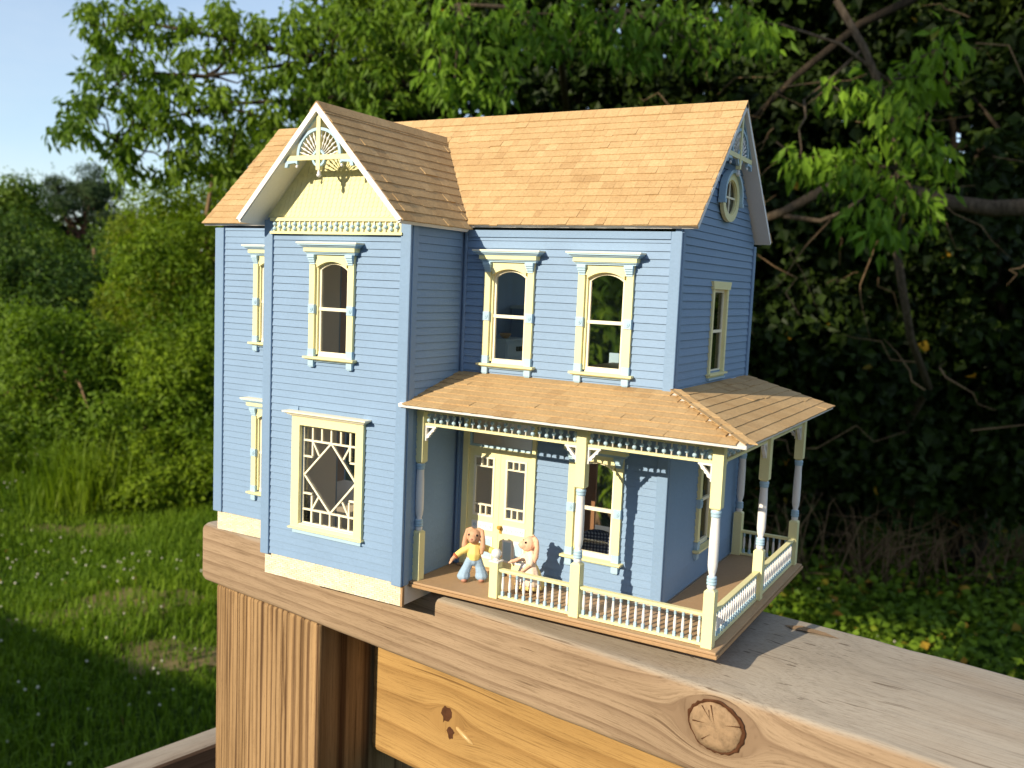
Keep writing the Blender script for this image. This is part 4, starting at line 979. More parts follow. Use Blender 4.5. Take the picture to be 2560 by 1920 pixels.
def paw(mb, p, d, r):
    d = Vector(d).normalized(); s_ = d.cross(Vector((0, 0, 1))).normalized(); p = Vector(p)
    limb(mb, [(*p, r), (*(p + d * r * 1.2), r * .95)])
    for k, (off, ln) in enumerate(((-.75, 1.5), (-.25, 1.9), (.25, 1.9), (.72, 1.6))):
        a = p + d * r * 1.2 + s_ * off * r; b = a + d * r * ln + Vector((0, 0, -r * .5)); limb(mb, [(*a, r * .33), (*b, r * .27)])
    a = p + s_ * r * .8; b = a + s_ * r * .9 + d * r * .9; limb(mb, [(*a, r * .36), (*b, r * .28)])
# standing rabbit in flared trousers, arms held out
r1 = empty("rabbit_figurine", at(-1.445, -.345, FL)); r1.rotation_euler = (0, 0, .62); r1.scale = (.95, .95, .98)
tag(r1, "tan clay rabbit in yellow sweater and flared blue trousers, arms held out, on the porch", "figurine")
b = MB(); H1 = (-.005, -.012, .383); hy = -.35
ef = lambda x, y, z: tuple(Vector(H1) + Euler((0, 0, hy)).to_matrix() @ Vector((x, y, z)))
sphere_add(b, H1, .060, (.95, 1.0, 1.02)); sphere_add(b, ef(0, -.045, -.014), .040, (1.0, 1.15, .82)); sphere_add(b, ef(0, -.010, -.03), .05, (1, 1, .7))
limb(b, [(0, 0, .33, .032), (0, 0, .28, .045), (0, .005, .21, .050)])
limb(b, [(-.04, 0, .285, .024), (-.115, -.01, .245, .021), (-.170, -.025, .205, .018)]); limb(b, [(.04, 0, .285, .024), (.115, -.01, .275, .021), (.175, -.025, .250, .018)])
paw(b, (-.175, -.028, .200), (-.6, -.25, -.6), .0165); paw(b, (.182, -.03, .246), (.9, -.2, -.3), .0165)
limb(b, [(-.03, 0, .20, .035), (-.058, -.005, .10, .03), (-.075, -.01, .035, .026)]); limb(b, [(.03, 0, .20, .035), (.050, 0, .10, .03), (.064, .0, .035, .026)])
for sg in (-1, 1):   # lop ears, flat and broad at the end
    limb(b, [(*ef(sg * .030, .012, .058), .014), (*ef(sg * .066, .012, .040), .017), (*ef(sg * .076, -.004, -.02), .022), (*ef(sg * .080, -.014, -.085), .026), (*ef(sg * .074, -.018, -.13), .016)], (1, .8, 1))
bo1 = fuse(b, "body", M['fur1'], r1); face(r1, H1, hy, .056)
s1 = MB(); limb(s1, [(0, 0, .318, .034), (0, 0, .285, .052), (0, -.006, .235, .060), (0, -.004, .216, .058)], (1.05, .9, 1)); limb(s1, [(-.035, 0, .290, .032), (-.110, -.01, .250, .028), (-.152, -.02, .220, .026)]); limb(s1, [(.035, 0, .290, .032), (.110, -.01, .277, .028), (.158, -.022, .258, .026)])
fuse(s1, "sweater", M['sweater'], r1)
for p0, p1 in (((-.150, -.019, .222), (-.164, -.023, .210)), ((.154, -.021, .260), (.170, -.025, .252))): MB().rod([(.026, 0), (.028, .5), (.024, 1)], p0, p1, 12).build("cuff", M['cuff'], r1, smooth=True)
j1 = MB(); limb(j1, [(0, 0, .212, .056), (0, 0, .185, .056)], (1.0, .82, 1))
for sg, fx in ((-1, -.080), (1, .066)): limb(j1, [(sg * .026, 0, .19, .044), (sg * .04 + (fx - sg * .04) * .4, 0, .125, .042), (fx, -.005, .07, .050), (fx * 1.04, -.006, .046, .058)], (1, .9, .7))
fuse(j1, "trousers", M['jeans'], r1)
for fx, fy in ((-.080, -.022), (.066, -.018)):
    m_ = MB(); sphere_add(m_, (fx, fy, .020), .030, (.95, 1.35, .66)); m_.build("shoe", M['shoe'], r1, smooth=True)
# rabbit in a dress, seen from the side behind the railing
r2 = empty("rabbit_figurine", at(-.975, -.265, FL)); r2.rotation_euler = (0, 0, -.85); r2.scale = (.95, .95, .98)
tag(r2, "peach clay rabbit in a cream and yellow dress with white apron, behind the porch railing", "figurine")
b = MB(); H2 = (0, -.012, .383)
sphere_add(b, H2, .060, (.9, 1.0, 1.0)); sphere_add(b, (0, -.062, .372), .040, (.9, 1.15, .85)); sphere_add(b, (0, -.03, .35), .045, (.9, 1.1, .7))
limb(b, [(0, 0, .33, .03), (0, 0, .28, .042), (0, 0, .16, .05)]); limb(b, [(-.02, 0, .15, .03), (-.03, -.005, .03, .024)]); limb(b, [(.02, 0, .15, .03), (.03, -.005, .03, .024)])
limb(b, [(-.04, 0, .28, .022), (-.06, -.06, .245, .02), (-.05, -.125, .228, .016)]); paw(b, (-.05, -.130, .226), (0, -1, -.1), .016)
limb(b, [(.04, 0, .28, .022), (.065, -.02, .23, .02), (.062, -.07, .185, .016)]); paw(b, (.062, -.075, .182), (0, -.9, -.4), .016)
for sg in (-1, 1): limb(b, [(sg * .028, .02, .435, .014), (sg * .058, .032, .415, .018), (sg * .066, .034, .36, .022), (sg * .066, .026, .29, .025), (sg * .062, .016, .245, .014)], (.8, 1, 1))
sphere_add(b, (-.03, -.03, .014), .026, (.9, 1.4, .55)); sphere_add(b, (.03, -.03, .014), .026, (.9, 1.4, .55))
fuse(b, "body", M['fur2'], r2); face(r2, H2, 0, .056)
d2 = MB(); limb(d2, [(0, 0, .318, .033), (0, 0, .285, .05), (0, 0, .235, .052), (0, 0, .20, .056)]); limb(d2, [(-.035, 0, .285, .030), (-.055, -.055, .25, .029)]); limb(d2, [(.035, 0, .285, .030), (.06, -.015, .238, .030)])
fuse(d2, "bodice", M['dress'], r2)
def cone_skirt(z0, r0, z1, r1_, a0, a1, wav, name, m_, off=0):
    k_ = 40; rows = 7; vs_ = []; fs = []
    for i in range(rows + 1):
        t = i / rows
        for j in range(k_ + 1):
            a = a0 + (a1 - a0) * j / k_; rr = (r0 + (r1_ - r0) * t ** .8) * (1 + wav * t * math.sin(a * 9)) + off
            vs_.append((rr * math.sin(a), -rr * math.cos(a), z0 + (z1 - z0) * t + .006 * t * math.sin(a * 13)))
    for i in range(rows):
        for j in range(k_): fs.append((i * (k_ + 1) + j, i * (k_ + 1) + j + 1, (i + 1) * (k_ + 1) + j + 1, (i + 1) * (k_ + 1) + j))
    m2 = MB().add(vs_, fs); o = m2.build(name, m_, r2, smooth=True); sd = o.modifiers.new("cloth", 'SOLIDIFY'); sd.thickness = .004 * S; return o
cone_skirt(.215, .050, .030, .125, -math.pi, math.pi, .06, "skirt", M['skirt'])
cone_skirt(.222, .052, .060, .118, -2.2, 2.2, .05, "overskirt", M['dress'], .004)
cone_skirt(.228, .052, .085, .110, -.8, .8, .03, "apron", M['apron'], .012)

# ------------------------------------------------------------------ vegetation
def unit(a): return a / (np.linalg.norm(a, axis=1, keepdims=True) + 1e-9)
def leaf_arrays(P, Dv, N, L_, W_):
    sd = unit(np.cross(Dv, N)); N2 = np.cross(sd, Dv); L_ = L_[:, None]; W_ = W_[:, None]
    v0 = P; v1 = P + Dv * L_ * .40 + sd * W_ * .5 + N2 * W_ * .14; v2 = P + Dv * L_ - N2 * L_ * .14; v3 = P + Dv * L_ * .40 - sd * W_ * .5 + N2 * W_ * .14
    V = np.stack([v0, v1, v2, v3], 1).reshape(-1, 3); n = len(P); b = np.arange(n) * 4
    return V, np.concatenate([np.stack([b, b + 1, b + 2], 1), np.stack([b, b + 2, b + 3], 1)], 1).reshape(-1, 3)
def clump_leaves(centers, rad, n_per, L_, aspect=.45, droop=.5, flat=.7, up=.6):
    """leaves gathered round clump centres"""
    n = len(centers) * n_per; c = np.repeat(centers, n_per, 0); rr = np.repeat(np.broadcast_to(np.asarray(rad, float), (len(centers),)), n_per)
    off = rng.normal(size=(n, 3)); off = unit(off) * (rng.random((n, 1)) ** .45); off[:, 2] *= flat; P = c + off * rr[:, None]
    Dv = off * .7 + rng.normal(size=(n, 3)) * .55; Dv[:, 2] -= droop; Dv = unit(Dv); N = rng.normal(size=(n, 3)) * .5; N[:, 2] += up; N[:, 1] -= .5; N[:, 0] -= .1; N = unit(N)
    l = L_ * rng.uniform(.6, 1.25, n); return leaf_arrays(P, Dv, N, l, l * aspect * rng.uniform(.8, 1.2, n))
def ell_points(ells, n, shell=.55):
    """clump centres in the outer shell of ellipsoids given as (u, v, depth, ru, rv) seen from the deck; sizes become metres at that depth"""
    w = np.array([e[3] * e[4] * (e[2] / 10) ** 0 for e in ells], float); w /= w.sum(); out = []
    for e, k in zip(ells, rng.multinomial(n, w)):
        c = pix(e[0], e[1], e[2]); rx = e[3] * e[2] / F_PX; rz = e[4] * e[2] / F_PX; dy = e[5] if len(e) > 5 else min(rx, 1.6)
        d = unit(rng.normal(size=(k, 3))) * (shell + (1 - shell) * rng.random((k, 1)) ** .7)
        out.append(c + d[:, :1] * rx * RT * 1.0 + d[:, 1:2] * dy * np.array([-math.sin(YAW), math.cos(YAW), 0]) + d[:, 2:] * rz * np.array([0, 0, 1.0]))
    return np.concatenate(out)
def lobed_leaves(ells, n_lobes, lobe_r, n_per, L_, aspect, droop, fill=.15):
    """foliage gathered in rounded lobes whose upper outer sides carry the leaves, with hollows between"""
    cen = ell_points(ells, n_lobes, .35); cen = cen[cen[:, 2] > lobe_r * .3]; mid = cen.mean(0); k = len(cen); rr = lobe_r * rng.uniform(.45, 1.35, k)
    cnt = np.maximum(8, (n_per * (rr / lobe_r) ** 2)).astype(int); idx = np.repeat(np.arange(k), cnt); n = len(idx)
    out = cen - mid; out[:, 2] *= .4; out = unit(out); d = rng.normal(size=(n, 3)) + out[idx] * .7; d[:, 2] += .45; d = unit(d)
    rad = (.78 + .30 * rng.random(n) ** 1.5); inner = rng.random(n) < fill; rad[inner] = rng.random(inner.sum()) * .8
    P = cen[idx] + d * (rr[idx] * rad)[:, None] * np.array([1, 1, .72]) + rng.normal(size=(n, 3)) * .25 * L_
    spd = unit(out[:, None, :] * .6 + rng.normal(size=(k, 5, 3)) * .6 + np.array([0, 0, .7])); sp = rng.random(n) < .10; pick = rng.integers(0, 5, n)   # loose sprigs that break the outline
    tline = .85 + .95 * rng.random(n) ** 1.2; P[sp] = (cen[idx] + spd[idx, pick] * (rr[idx] * tline)[:, None])[sp] + rng.normal(size=(int(sp.sum()), 3)) * .5 * L_
    N = unit(d * .8 + rng.normal(size=(n, 3)) * .45 + np.array([0, 0, .3])); Dv = np.cross(N, rng.normal(size=(n, 3))); Dv = unit(Dv); Dv[:, 2] -= droop * .6; Dv = unit(Dv)
    l = L_ * rng.uniform(.55, 1.35, n); V, Fc = leaf_arrays(P, Dv, N, l, l * aspect * rng.uniform(.8, 1.25, n)); return cen, V, Fc
def wander(p0, p1, n, amp, r):
    p0, p1 = np.array(p0), np.array(p1); L_ = np.linalg.norm(p1 - p0); pts = []
    for k in range(n + 1):
        t = k / n; pts.append(p0 + (p1 - p0) * t + (r.normal(size=3) * amp * L_ * math.sin(math.pi * t) if 0 < k < n else 0))
    return pts
def limbs_mesh(paths):
    m_ = MB(1.0)
    for pts, r0, r1_ in paths:
        n = len(pts); m_.tube([tuple(p) for p in pts], [r0 + (r1_ - r0) * i / (n - 1) for i in range(n)], 6 if r0 < .05 else 9)
    return m_
def tree(name, label, cat, ells, base, n_clump, n_per, clump_r, leaf, m_leaf, bark=BK, trunk=.12, group=None, droop=.5, aspect=.45, shell=.55, n_limb=14, extra=(), flat=.7, up=.6, lobe=None):
    r = np.random.default_rng(sum(map(ord, name)) % 7 + len(label) * 13 + n_clump)
    base = np.array(base, float); root = empty(name, tuple(base)); tag(root, label, cat, group)
    if lobe: cen, V, Fc = lobed_leaves(ells, lobe[0], lobe[1], lobe[2], leaf, aspect, droop)
    else:
        cen = ell_points(ells, n_clump, shell); cen = cen[cen[:, 2] > .15]
        V, Fc = clump_leaves(cen, clump_r * rng.uniform(.6, 1.3, len(cen)), n_per, leaf, aspect, droop, flat, up)
    link("crown", np_mesh("crown", V - base, Fc, m_leaf), root)
    mid = cen.mean(0); top = np.array([mid[0], mid[1], cen[:, 2].max() * .85 + mid[2] * .15]); trunkp = wander(base, base + (top - base) * np.array([.8, .8, .9]), 8, .03, r)
    paths = [(trunkp, trunk, trunk * .25)]
    for i in range(n_limb):
        a = trunkp[int(r.integers(2, 8))]; b_ = cen[int(r.integers(len(cen)))]
        if b_[2] < a[2] - .5: continue
        paths.append((wander(a, b_, 6, .06, r), trunk * .35, trunk * .05))
    paths += list(extra)
    m_ = limbs_mesh([([np.array(p) - base for p in pts], a, b_) for pts, a, b_ in paths]); m_.build("trunk", bark, root, smooth=True)
    return root
def ghit(u, v, z=0.0):
    d = FW + RT * (u - 1280) / F_PX - UP * (v - 960) / F_PX; k = (z - CAM[2]) / d[2]; return CAM + d * k
def gbase(u, depth, off=0):
    p = pix(u, 700, depth); return (p[0], p[1], 0.0)

# far trees on the left
tree("broadleaf_tree", "round dark tree at the far left against the sky", "tree", [(10, 540, 38, 75, 105), (50, 530, 38, 45, 70), (-90, 600, 38, 120, 150), (10, 680, 38, 90, 110)], gbase(20, 38), 420, 42, .55, .22, LF['dark'], BKD, .35, "distant trees", droop=.2, lobe=(70, 1.0, 420))
tree("pine_tree", "tall pine with bare lower trunk against the sky at the left", "tree", [(215, 445, 42, 48, 18), (185, 480, 42, 55, 20), (240, 485, 42, 52, 20), (205, 525, 42, 78, 20), (262, 560, 42, 40, 14), (165, 570, 42, 45, 14), (215, 600, 42, 50, 12)], gbase(205, 42), 260, 55, .42, .20, LF['pine'], bark_mat("pine_bark", (0.07, 0.035, 0.025), (0.17, 0.09, 0.065)), .24, "distant trees", droop=-.3, aspect=.22, n_limb=26, lobe=(60, 0.55, 330))
tree("broadleaf_tree", "small dark tree between the round tree and the pine", "tree", [(140, 630, 36, 32, 60), (110, 700, 36, 55, 60), (290, 625, 37, 30, 45)], gbase(150, 36), 200, 42, .5, .2, LF['dark'], BKD, .2, "distant trees", droop=.2, lobe=(34, 0.8, 380))
tree("broadleaf_tree", "pale yellow-green tree in front of the pine's foot", "tree", [(320, 640, 28, 55, 55), (350, 610, 28, 45, 55), (275, 720, 28, 50, 50), (340, 730, 28, 70, 70)], gbase(300, 28), 240, 42, .38, .15, LF['bush2'], BK, .15, "distant trees", droop=.2, lobe=(36, 0.7, 420))
tree("broadleaf_tree", "dense dark green tree at the left edge behind the bushes", "tree", [(60, 720, 18, 150, 120), (-80, 760, 18, 150, 150), (160, 790, 18, 110, 90), (60, 900, 18, 170, 150), (210, 720, 19, 70, 60)], gbase(40, 18), 620, 44, .36, .115, LF['deep'], BKD, .2, droop=.3, lobe=(90, 0.75, 420))
up_ = limbs_mesh([([gbase(236, 26), tuple(np.array(gbase(236, 26)) + np.array([0, 0, 2.75]))], .06, .05)]); o = up_.build("utility_pole", BKT); tag(o, "thin pale pole among the trees at the left", "pole")
# the far edge of the wood all round the field, too far off to tell its trees apart
nl = 520; az = np.radians(rng.uniform(-135, 85, nl)); dist = rng.uniform(46, 60, nl); hmax = np.where((np.degrees(az) > -62) & (np.degrees(az) < 0), 4.0, 4.5 + 3.5 * np.abs(np.sin(az * 9)) + 2.0 * rng.random(nl))
lc = np.stack([CAM[0] + np.sin(az) * dist, CAM[1] + np.cos(az) * dist, hmax * rng.random(nl) ** .6], 1); lr = rng.uniform(1.0, 2.4, nl); k_ = 130; idx = np.repeat(np.arange(nl), k_); n = len(idx)
dd = rng.normal(size=(n, 3)); dd[:, 2] += .5; dd = unit(dd); P = lc[idx] + dd * lr[idx][:, None] * np.array([1, 1, .7]) * (.7 + .35 * rng.random((n, 1))); P[:, 2] = np.maximum(P[:, 2], .05); N = unit(dd + rng.normal(size=(n, 3)) * .4); Dv = unit(np.cross(N, rng.normal(size=(n, 3)))); l = .55 * rng.uniform(.6, 1.3, n)
V, Fc = leaf_arrays(P, Dv, N, l, l * .6); tag(link("far_wood", np_mesh("far_wood", V, Fc, LF['dark'])), "far edge of the wood beyond the field", "wood", kind="stuff")
# sunlit bushes on the left
tree("bush", "tall yellow-green bush right behind the dollhouse's left corner", "bush", [(520, 560, 10.5, 120, 170), (450, 720, 10, 110, 150), (560, 860, 10, 120, 170), (470, 960, 9.6, 120, 170), (560, 1130, 9.5, 120, 130), (640, 500, 11, 110, 200)], gbase(540, 10.6), 620, 46, .24, .062, LF['bush'], BKT, .07, "sunlit bushes", lobe=(120, 0.36, 360))
tree("bush", "olive bush left of the tall bush", "bush", [(400, 740, 11, 85, 90), (330, 830, 11, 85, 80), (420, 860, 10.5, 100, 110), (455, 600, 11.5, 50, 90)], gbase(360, 11), 330, 46, .24, .060, LF['bush2'], BKT, .06, "sunlit bushes", lobe=(60, 0.36, 330))
tree("bush", "green leafy bush at the left edge of the lawn", "bush", [(60, 900, 10, 110, 110), (170, 900, 10, 110, 120), (120, 1030, 9.6, 130, 130), (260, 960, 10, 100, 130), (300, 1090, 9.4, 110, 120), (20, 1080, 9.6, 110, 130)], gbase(150, 10), 520, 46, .23, .064, LF['over'], BKT, .06, "sunlit bushes", lobe=(95, 0.36, 330))
tree("bush", "low bright bush at the foot of the tall bush", "bush", [(450, 1180, 8.9, 100, 80), (370, 1210, 8.8, 90, 60), (540, 1210, 8.8, 90, 80)], gbase(450, 9.0), 240, 44, .17, .05, LF['bush'], BKT, .03, "sunlit bushes", n_limb=6, lobe=(60, 0.22, 200))
# tussock of tall grass
def blades(P, h, w, lean, m_, name):
    n = len(P); a = rng.random(n) * 2 * math.pi; d = np.stack([np.cos(a), np.sin(a), np.zeros(n)], 1); sd = np.stack([-np.sin(a), np.cos(a), np.zeros(n)], 1); h = h[:, None]; le = lean[:, None]
    v0 = P - sd * w; v1 = P + sd * w; mid = P + d * h * le * .35 + np.array([0, 0, 1.0]) * h * .62; v2 = mid + sd * w * .8; v3 = mid - sd * w * .8; v4 = P + d * h * le + np.array([0, 0, 1.0]) * h * (1 - le * .35)
    V = np.stack([v0, v1, v2, v3, v4], 1).reshape(-1, 3); b = np.arange(n) * 5
    return np_mesh(name, V, np.concatenate([np.stack([b, b + 1, b + 2], 1), np.stack([b, b + 2, b + 3], 1), np.stack([b + 3, b + 2, b + 4], 1)], 1).reshape(-1, 3), m_)
g0 = ghit(190, 1262); n = 420; P = np.stack([g0[0] + rng.normal(size=n) * .22, g0[1] + rng.normal(size=n) * .18, np.zeros(n)], 1)
o = link("tall_grass_tuft", blades(P, rng.uniform(.3, .85, n), .005, rng.uniform(.1, .7, n), LF['bush'], "tall_grass_tuft")); tag(o, "feathery tuft of tall grass at the lawn's edge", "grass tuft")

# great tree whose boughs hang across the top left
clus = [(215, 22), (270, 92), (330, 60), (262, 132), (400, 95), (330, 170), (245, 195), (232, 262), (207, 302), (190, 325), (300, 150), (312, 232), (335, 285), (372, 262), (312, 385), (335, 345), (330, 420), (440, 215), (480, 145), (470, 60), (560, 60), (560, 152), (605, 105), (640, 200), (560, 245), (640, 62), (722, 122), (722, 42), (800, 62), (800, 182), (880, 122), (905, 42), (482, 335), (505, 405), (560, 312), (645, 292), (705, 262), (765, 232), (862, 235), (435, 400), (440, 445), (390, 200), (420, 300), (300, 30), (380, 20), (500, 250), (530, 20), (850, 20), (960, 90), (960, 190), (940, 260), (1010, 150), (1030, 50), (620, 370), (600, 430), (680, 340), (700, 180), (1060, 100), (1000, 20), (930, 150), (1090, 210), (1040, 260), (760, 100), (850, 170), (640, 130), (880, 270)]
cc = []
for (u, v) in clus:
    for k in range(5): cc.append(pix(u + rng.normal() * 20, v + rng.normal() * 15, 7.2 + rng.normal() * .35))
cc = np.array(cc); base = np.array(gbase(1250, 9.5)); root = empty("overhanging_tree", tuple(base)); tag(root, "large leafy tree whose boughs hang across the sky at the top left", "tree")
V, Fc = clump_leaves(cc, .11, 32, .080, .42, 1.1, .8, .35); link("crown", np_mesh("crown", V - base, Fc, LF['over']), root)
r = np.random.default_rng(4); hub = [pix(1180, 420, 8.6), pix(1000, 250, 7.6), pix(800, 150, 7.2), pix(560, 95, 7.1), pix(330, 50, 7.2)]
hub2 = [pix(1000, 250, 7.6), pix(760, 250, 7.2), pix(560, 260, 7.1), pix(400, 300, 7.1), pix(300, 360, 7.15)]; hub3 = [pix(800, 150, 7.2), pix(520, 190, 7.1), pix(330, 180, 7.15), pix(230, 260, 7.2)]
paths = [(wander(base, pix(1180, 420, 8.6), 6, .02, r), .22, .13), (hub, .038, .012), (hub2, .022, .007), (hub3, .016, .006)]
allh = np.array(hub + hub2 + hub3)
for (u, v) in clus:
    p = pix(u, v, 7.2); k = np.argsort(np.linalg.norm(allh - p, axis=1))[int(r.integers(0, 2))]; paths.append((wander(allh[k], p, 5, .07, r), .012, .003))
limbs_mesh([([np.array(p) - base for p in pts], a, b_) for pts, a, b_ in paths]).build("trunk", BKD, root, smooth=True)

# dark ivy-clad thicket behind and to the right of the house
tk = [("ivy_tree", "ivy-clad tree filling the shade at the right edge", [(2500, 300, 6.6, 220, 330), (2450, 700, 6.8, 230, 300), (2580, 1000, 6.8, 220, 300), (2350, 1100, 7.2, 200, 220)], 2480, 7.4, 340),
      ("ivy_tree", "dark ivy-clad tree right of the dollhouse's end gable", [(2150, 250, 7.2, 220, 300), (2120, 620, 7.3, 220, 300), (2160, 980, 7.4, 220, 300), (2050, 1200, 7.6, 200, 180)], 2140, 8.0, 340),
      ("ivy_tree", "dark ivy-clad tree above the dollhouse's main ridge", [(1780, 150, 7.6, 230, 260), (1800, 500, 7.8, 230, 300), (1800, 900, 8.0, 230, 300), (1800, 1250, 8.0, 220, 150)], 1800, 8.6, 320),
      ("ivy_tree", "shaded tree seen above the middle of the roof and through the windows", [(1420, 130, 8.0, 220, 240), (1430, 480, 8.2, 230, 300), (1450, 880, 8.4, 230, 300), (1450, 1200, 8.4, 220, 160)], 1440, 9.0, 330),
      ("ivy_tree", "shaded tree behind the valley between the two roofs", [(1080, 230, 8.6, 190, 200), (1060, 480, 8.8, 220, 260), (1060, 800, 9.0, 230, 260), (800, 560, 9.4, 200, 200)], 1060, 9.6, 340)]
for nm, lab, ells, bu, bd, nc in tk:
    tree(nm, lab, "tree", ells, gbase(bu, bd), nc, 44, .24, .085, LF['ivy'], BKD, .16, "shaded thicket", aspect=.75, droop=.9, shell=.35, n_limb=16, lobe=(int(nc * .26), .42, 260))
tree("wood_tree", "leafy tree behind the front gable filling the sky under the boughs", "tree", [(980, 80, 11, 150, 130), (920, 300, 11, 170, 150), (1150, 60, 11, 170, 130)], gbase(900, 11.4), 300, 40, .3, .10, LF['over'], BKD, .16, "shaded thicket", lobe=(120, .42, 230))
# a second, deeper row that closes the gaps
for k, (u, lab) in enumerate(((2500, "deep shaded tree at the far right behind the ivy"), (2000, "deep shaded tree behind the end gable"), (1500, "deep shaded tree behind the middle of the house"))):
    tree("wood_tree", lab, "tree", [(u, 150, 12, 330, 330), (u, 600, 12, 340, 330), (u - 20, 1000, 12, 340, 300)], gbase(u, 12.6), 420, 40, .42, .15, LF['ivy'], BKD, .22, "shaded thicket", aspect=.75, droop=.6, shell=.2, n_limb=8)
tree("canopy_tree", "high dark crown closing over the thicket above the picture", "tree", [(2400, -420, 6.8, 420, 260, 1.6), (1800, -450, 7.2, 420, 260, 1.8), (1250, -430, 7.8, 380, 240, 1.6), (2700, 0, 7.0, 200, 300, 1.5)], gbase(2050, 9.6), 520, 36, .42, .22, LF['ivy'], BKD, .25, aspect=.6, droop=.4, shell=.2, n_limb=10)  # out-of-view crown put over the thicket to block skylight
tree("bush", "sunlit leafy shrub seen through the right-hand front windows", "bush", [(1480, 760, 2.9, 110, 150), (1500, 980, 2.95, 110, 160), (1560, 1150, 3.0, 70, 90)], gbase(1500, 3.1), 130, 40, .10, .065, LF['bush'], BKT, .03, "sunlit bushes")
# lighter sprays of long leaves hanging nearer
def spray_tree(name, label, spots, depth, base, limbs, mt, lf=.088):
    cs = np.array([pix(u + rng.normal() * 20, v + rng.normal() * 16, depth + rng.normal() * .12) for (u, v) in spots for k in range(6)])
    bs = np.array(base); root = empty(name, tuple(bs)); tag(root, label, "tree", None)
    V, Fc = clump_leaves(cs, .12, 11, lf, .38, 1.2, .9, .6); link("crown", np_mesh("crown", V - bs, Fc, mt), root)
    r = np.random.default_rng(len(spots)); paths = [([pix(*p) for p in pts], a, b_) for pts, a, b_ in limbs]; hubs = np.array([p for pts, _, _ in paths for p in pts])
    for (u, v) in spots:
        p = pix(u, v, depth); k = np.argmin(np.linalg.norm(hubs - p, axis=1)); paths.append((wander(hubs[k], p, 4, .06, r), .008, .002))
    paths.append((wander(bs, hubs[0], 5, .03, r), .03, paths[0][1]))
    limbs_mesh([([np.array(p) - bs for p in pts], a, b_) for pts, a, b_ in paths]).build("trunk", BK, root, smooth=True)
spray_tree("young_tree", "young tree with long drooping bright leaves hanging above the roof ridge", [(1090, 60), (1150, 120), (1180, 200), (1130, 250), (1250, 60), (1300, 30), (1120, 20), (1210, 130), (1560, 50), (1640, 100), (1600, 130), (1480, 30), (1400, 40), (1100, 180), (1230, 230), (1330, 90), (1290, 150), (1180, 60), (1470, 90), (1380, 130), (1520, 110), (1680, 30), (1740, 60), (1760, 140), (1840, 40)], 5.6, gbase(1500, 7.4), [([(1420, 300, 7.0), (1400, 120, 6.2), (1300, 20, 5.7), (1150, 10, 5.6)], .03, .008), ([(1400, 120, 6.2), (1550, 20, 5.7), (1650, 60, 5.6)], .02, .006)], LF['spray'])
spray_tree("young_tree", "young tree with bright leaf sprays and forked pale branches right of the gable", [(2100, 230), (2200, 220), (2320, 190), (2280, 260), (2190, 270), (2000, 395), (2080, 440), (2150, 420), (2230, 460), (2170, 540), (2220, 570), (2320, 520), (2330, 400), (2280, 350), (2360, 110), (2110, 400), (1890, 60), (1900, 90)], 4.9, gbase(2330, 7.7), [([(2240, 620, 5.4), (2250, 420, 5.1), (2215, 260, 5.0), (2160, 120, 5.0), (2090, 0, 5.0)], .026, .02), ([(2215, 200, 5.0), (2100, 110, 5.0), (1950, 60, 5.0)], .013, .006), ([(2160, 120, 5.0), (2060, 210, 5.1), (2010, 250, 5.1)], .010, .004)], LF['spray'])
bough = limbs_mesh([([pix(2640, 515, 5.6), pix(2480, 522, 5.7), pix(2370, 505, 5.9), pix(2250, 470, 6.3)], .055, .045)])
o = bough.build("bare_bough", BK, smooth=True); tag(o, "thick bare horizontal bough at the right edge", "branch")
bough = limbs_mesh([([pix(1890, 555, 5.9), pix(1960, 530, 5.8), pix(2050, 480, 5.8), pix(2140, 440, 6.0)], .026, .036), ([pix(1960, 540, 5.8), pix(2050, 553, 5.7), pix(2110, 530, 5.7), pix(2160, 490, 5.8)], .016, .012)])
o = bough.build("bare_bough", BK, smooth=True); tag(o, "dark forked bough just right of the end gable", "branch")
bough = limbs_mesh([([pix(1880, 300, 6.4), pix(1990, 190, 6.3), pix(2150, 60, 6.3), pix(2320, -20, 6.3)], .018, .032)])
o = bough.build("bare_bough", BKD, smooth=True); tag(o, "broad shadowed bough slanting up at the top right", "branch")

r = np.random.default_rng(33); paths = []
for k in range(46):
    a = pix(r.uniform(1700, 2600), r.uniform(20, 1150), r.uniform(5.2, 6.3)); b_ = a + np.array([r.normal() * .35, r.normal() * .1, r.normal() * .25 - .05]); paths.append((wander(a, b_, 4, .10, r), r.uniform(.003, .007), .0015))
o = limbs_mesh(paths).build("bare_twigs", BKT, smooth=True); tag(o, "scattered thin dead twigs in the shaded thicket", "twigs", kind="stuff")
# dry brush and ground ivy at the right, on the far side of the rail
r = np.random.default_rng(21); paths = []
for k in range(230):
    g = ghit(r.uniform(1900, 2650), r.uniform(1430, 1500)); tip = g + np.array([r.normal() * .35, r.normal() * .25, r.uniform(.2, .8)]); mid = (g + tip) / 2 + np.array([0, 0, r.uniform(.05, .3)]); paths.append(([g, mid, tip], .006, .0015))
o = limbs_mesh(paths).build("dry_brush", BKT, smooth=True); tag(o, "tangle of dry brown stems at the foot of the thicket", "brush", kind="stuff")
n = 26000; a = ghit(1700, 1500); P = np.stack([rng.uniform(-4.5, 2.2, n), rng.uniform(5.0, 8.6, n), np.zeros(n)], 1); P[:, 2] = ground_z(P[:, 0], P[:, 1]) + rng.random(n) ** 2 * .22
lim = 5.35 + .35 * np.sin(P[:, 0] * 1.9) + .2 * np.sin(P[:, 0] * 5.1); P = P[(P[:, 1] > lim) | (rng.random(n) < .06)]; n = len(P)
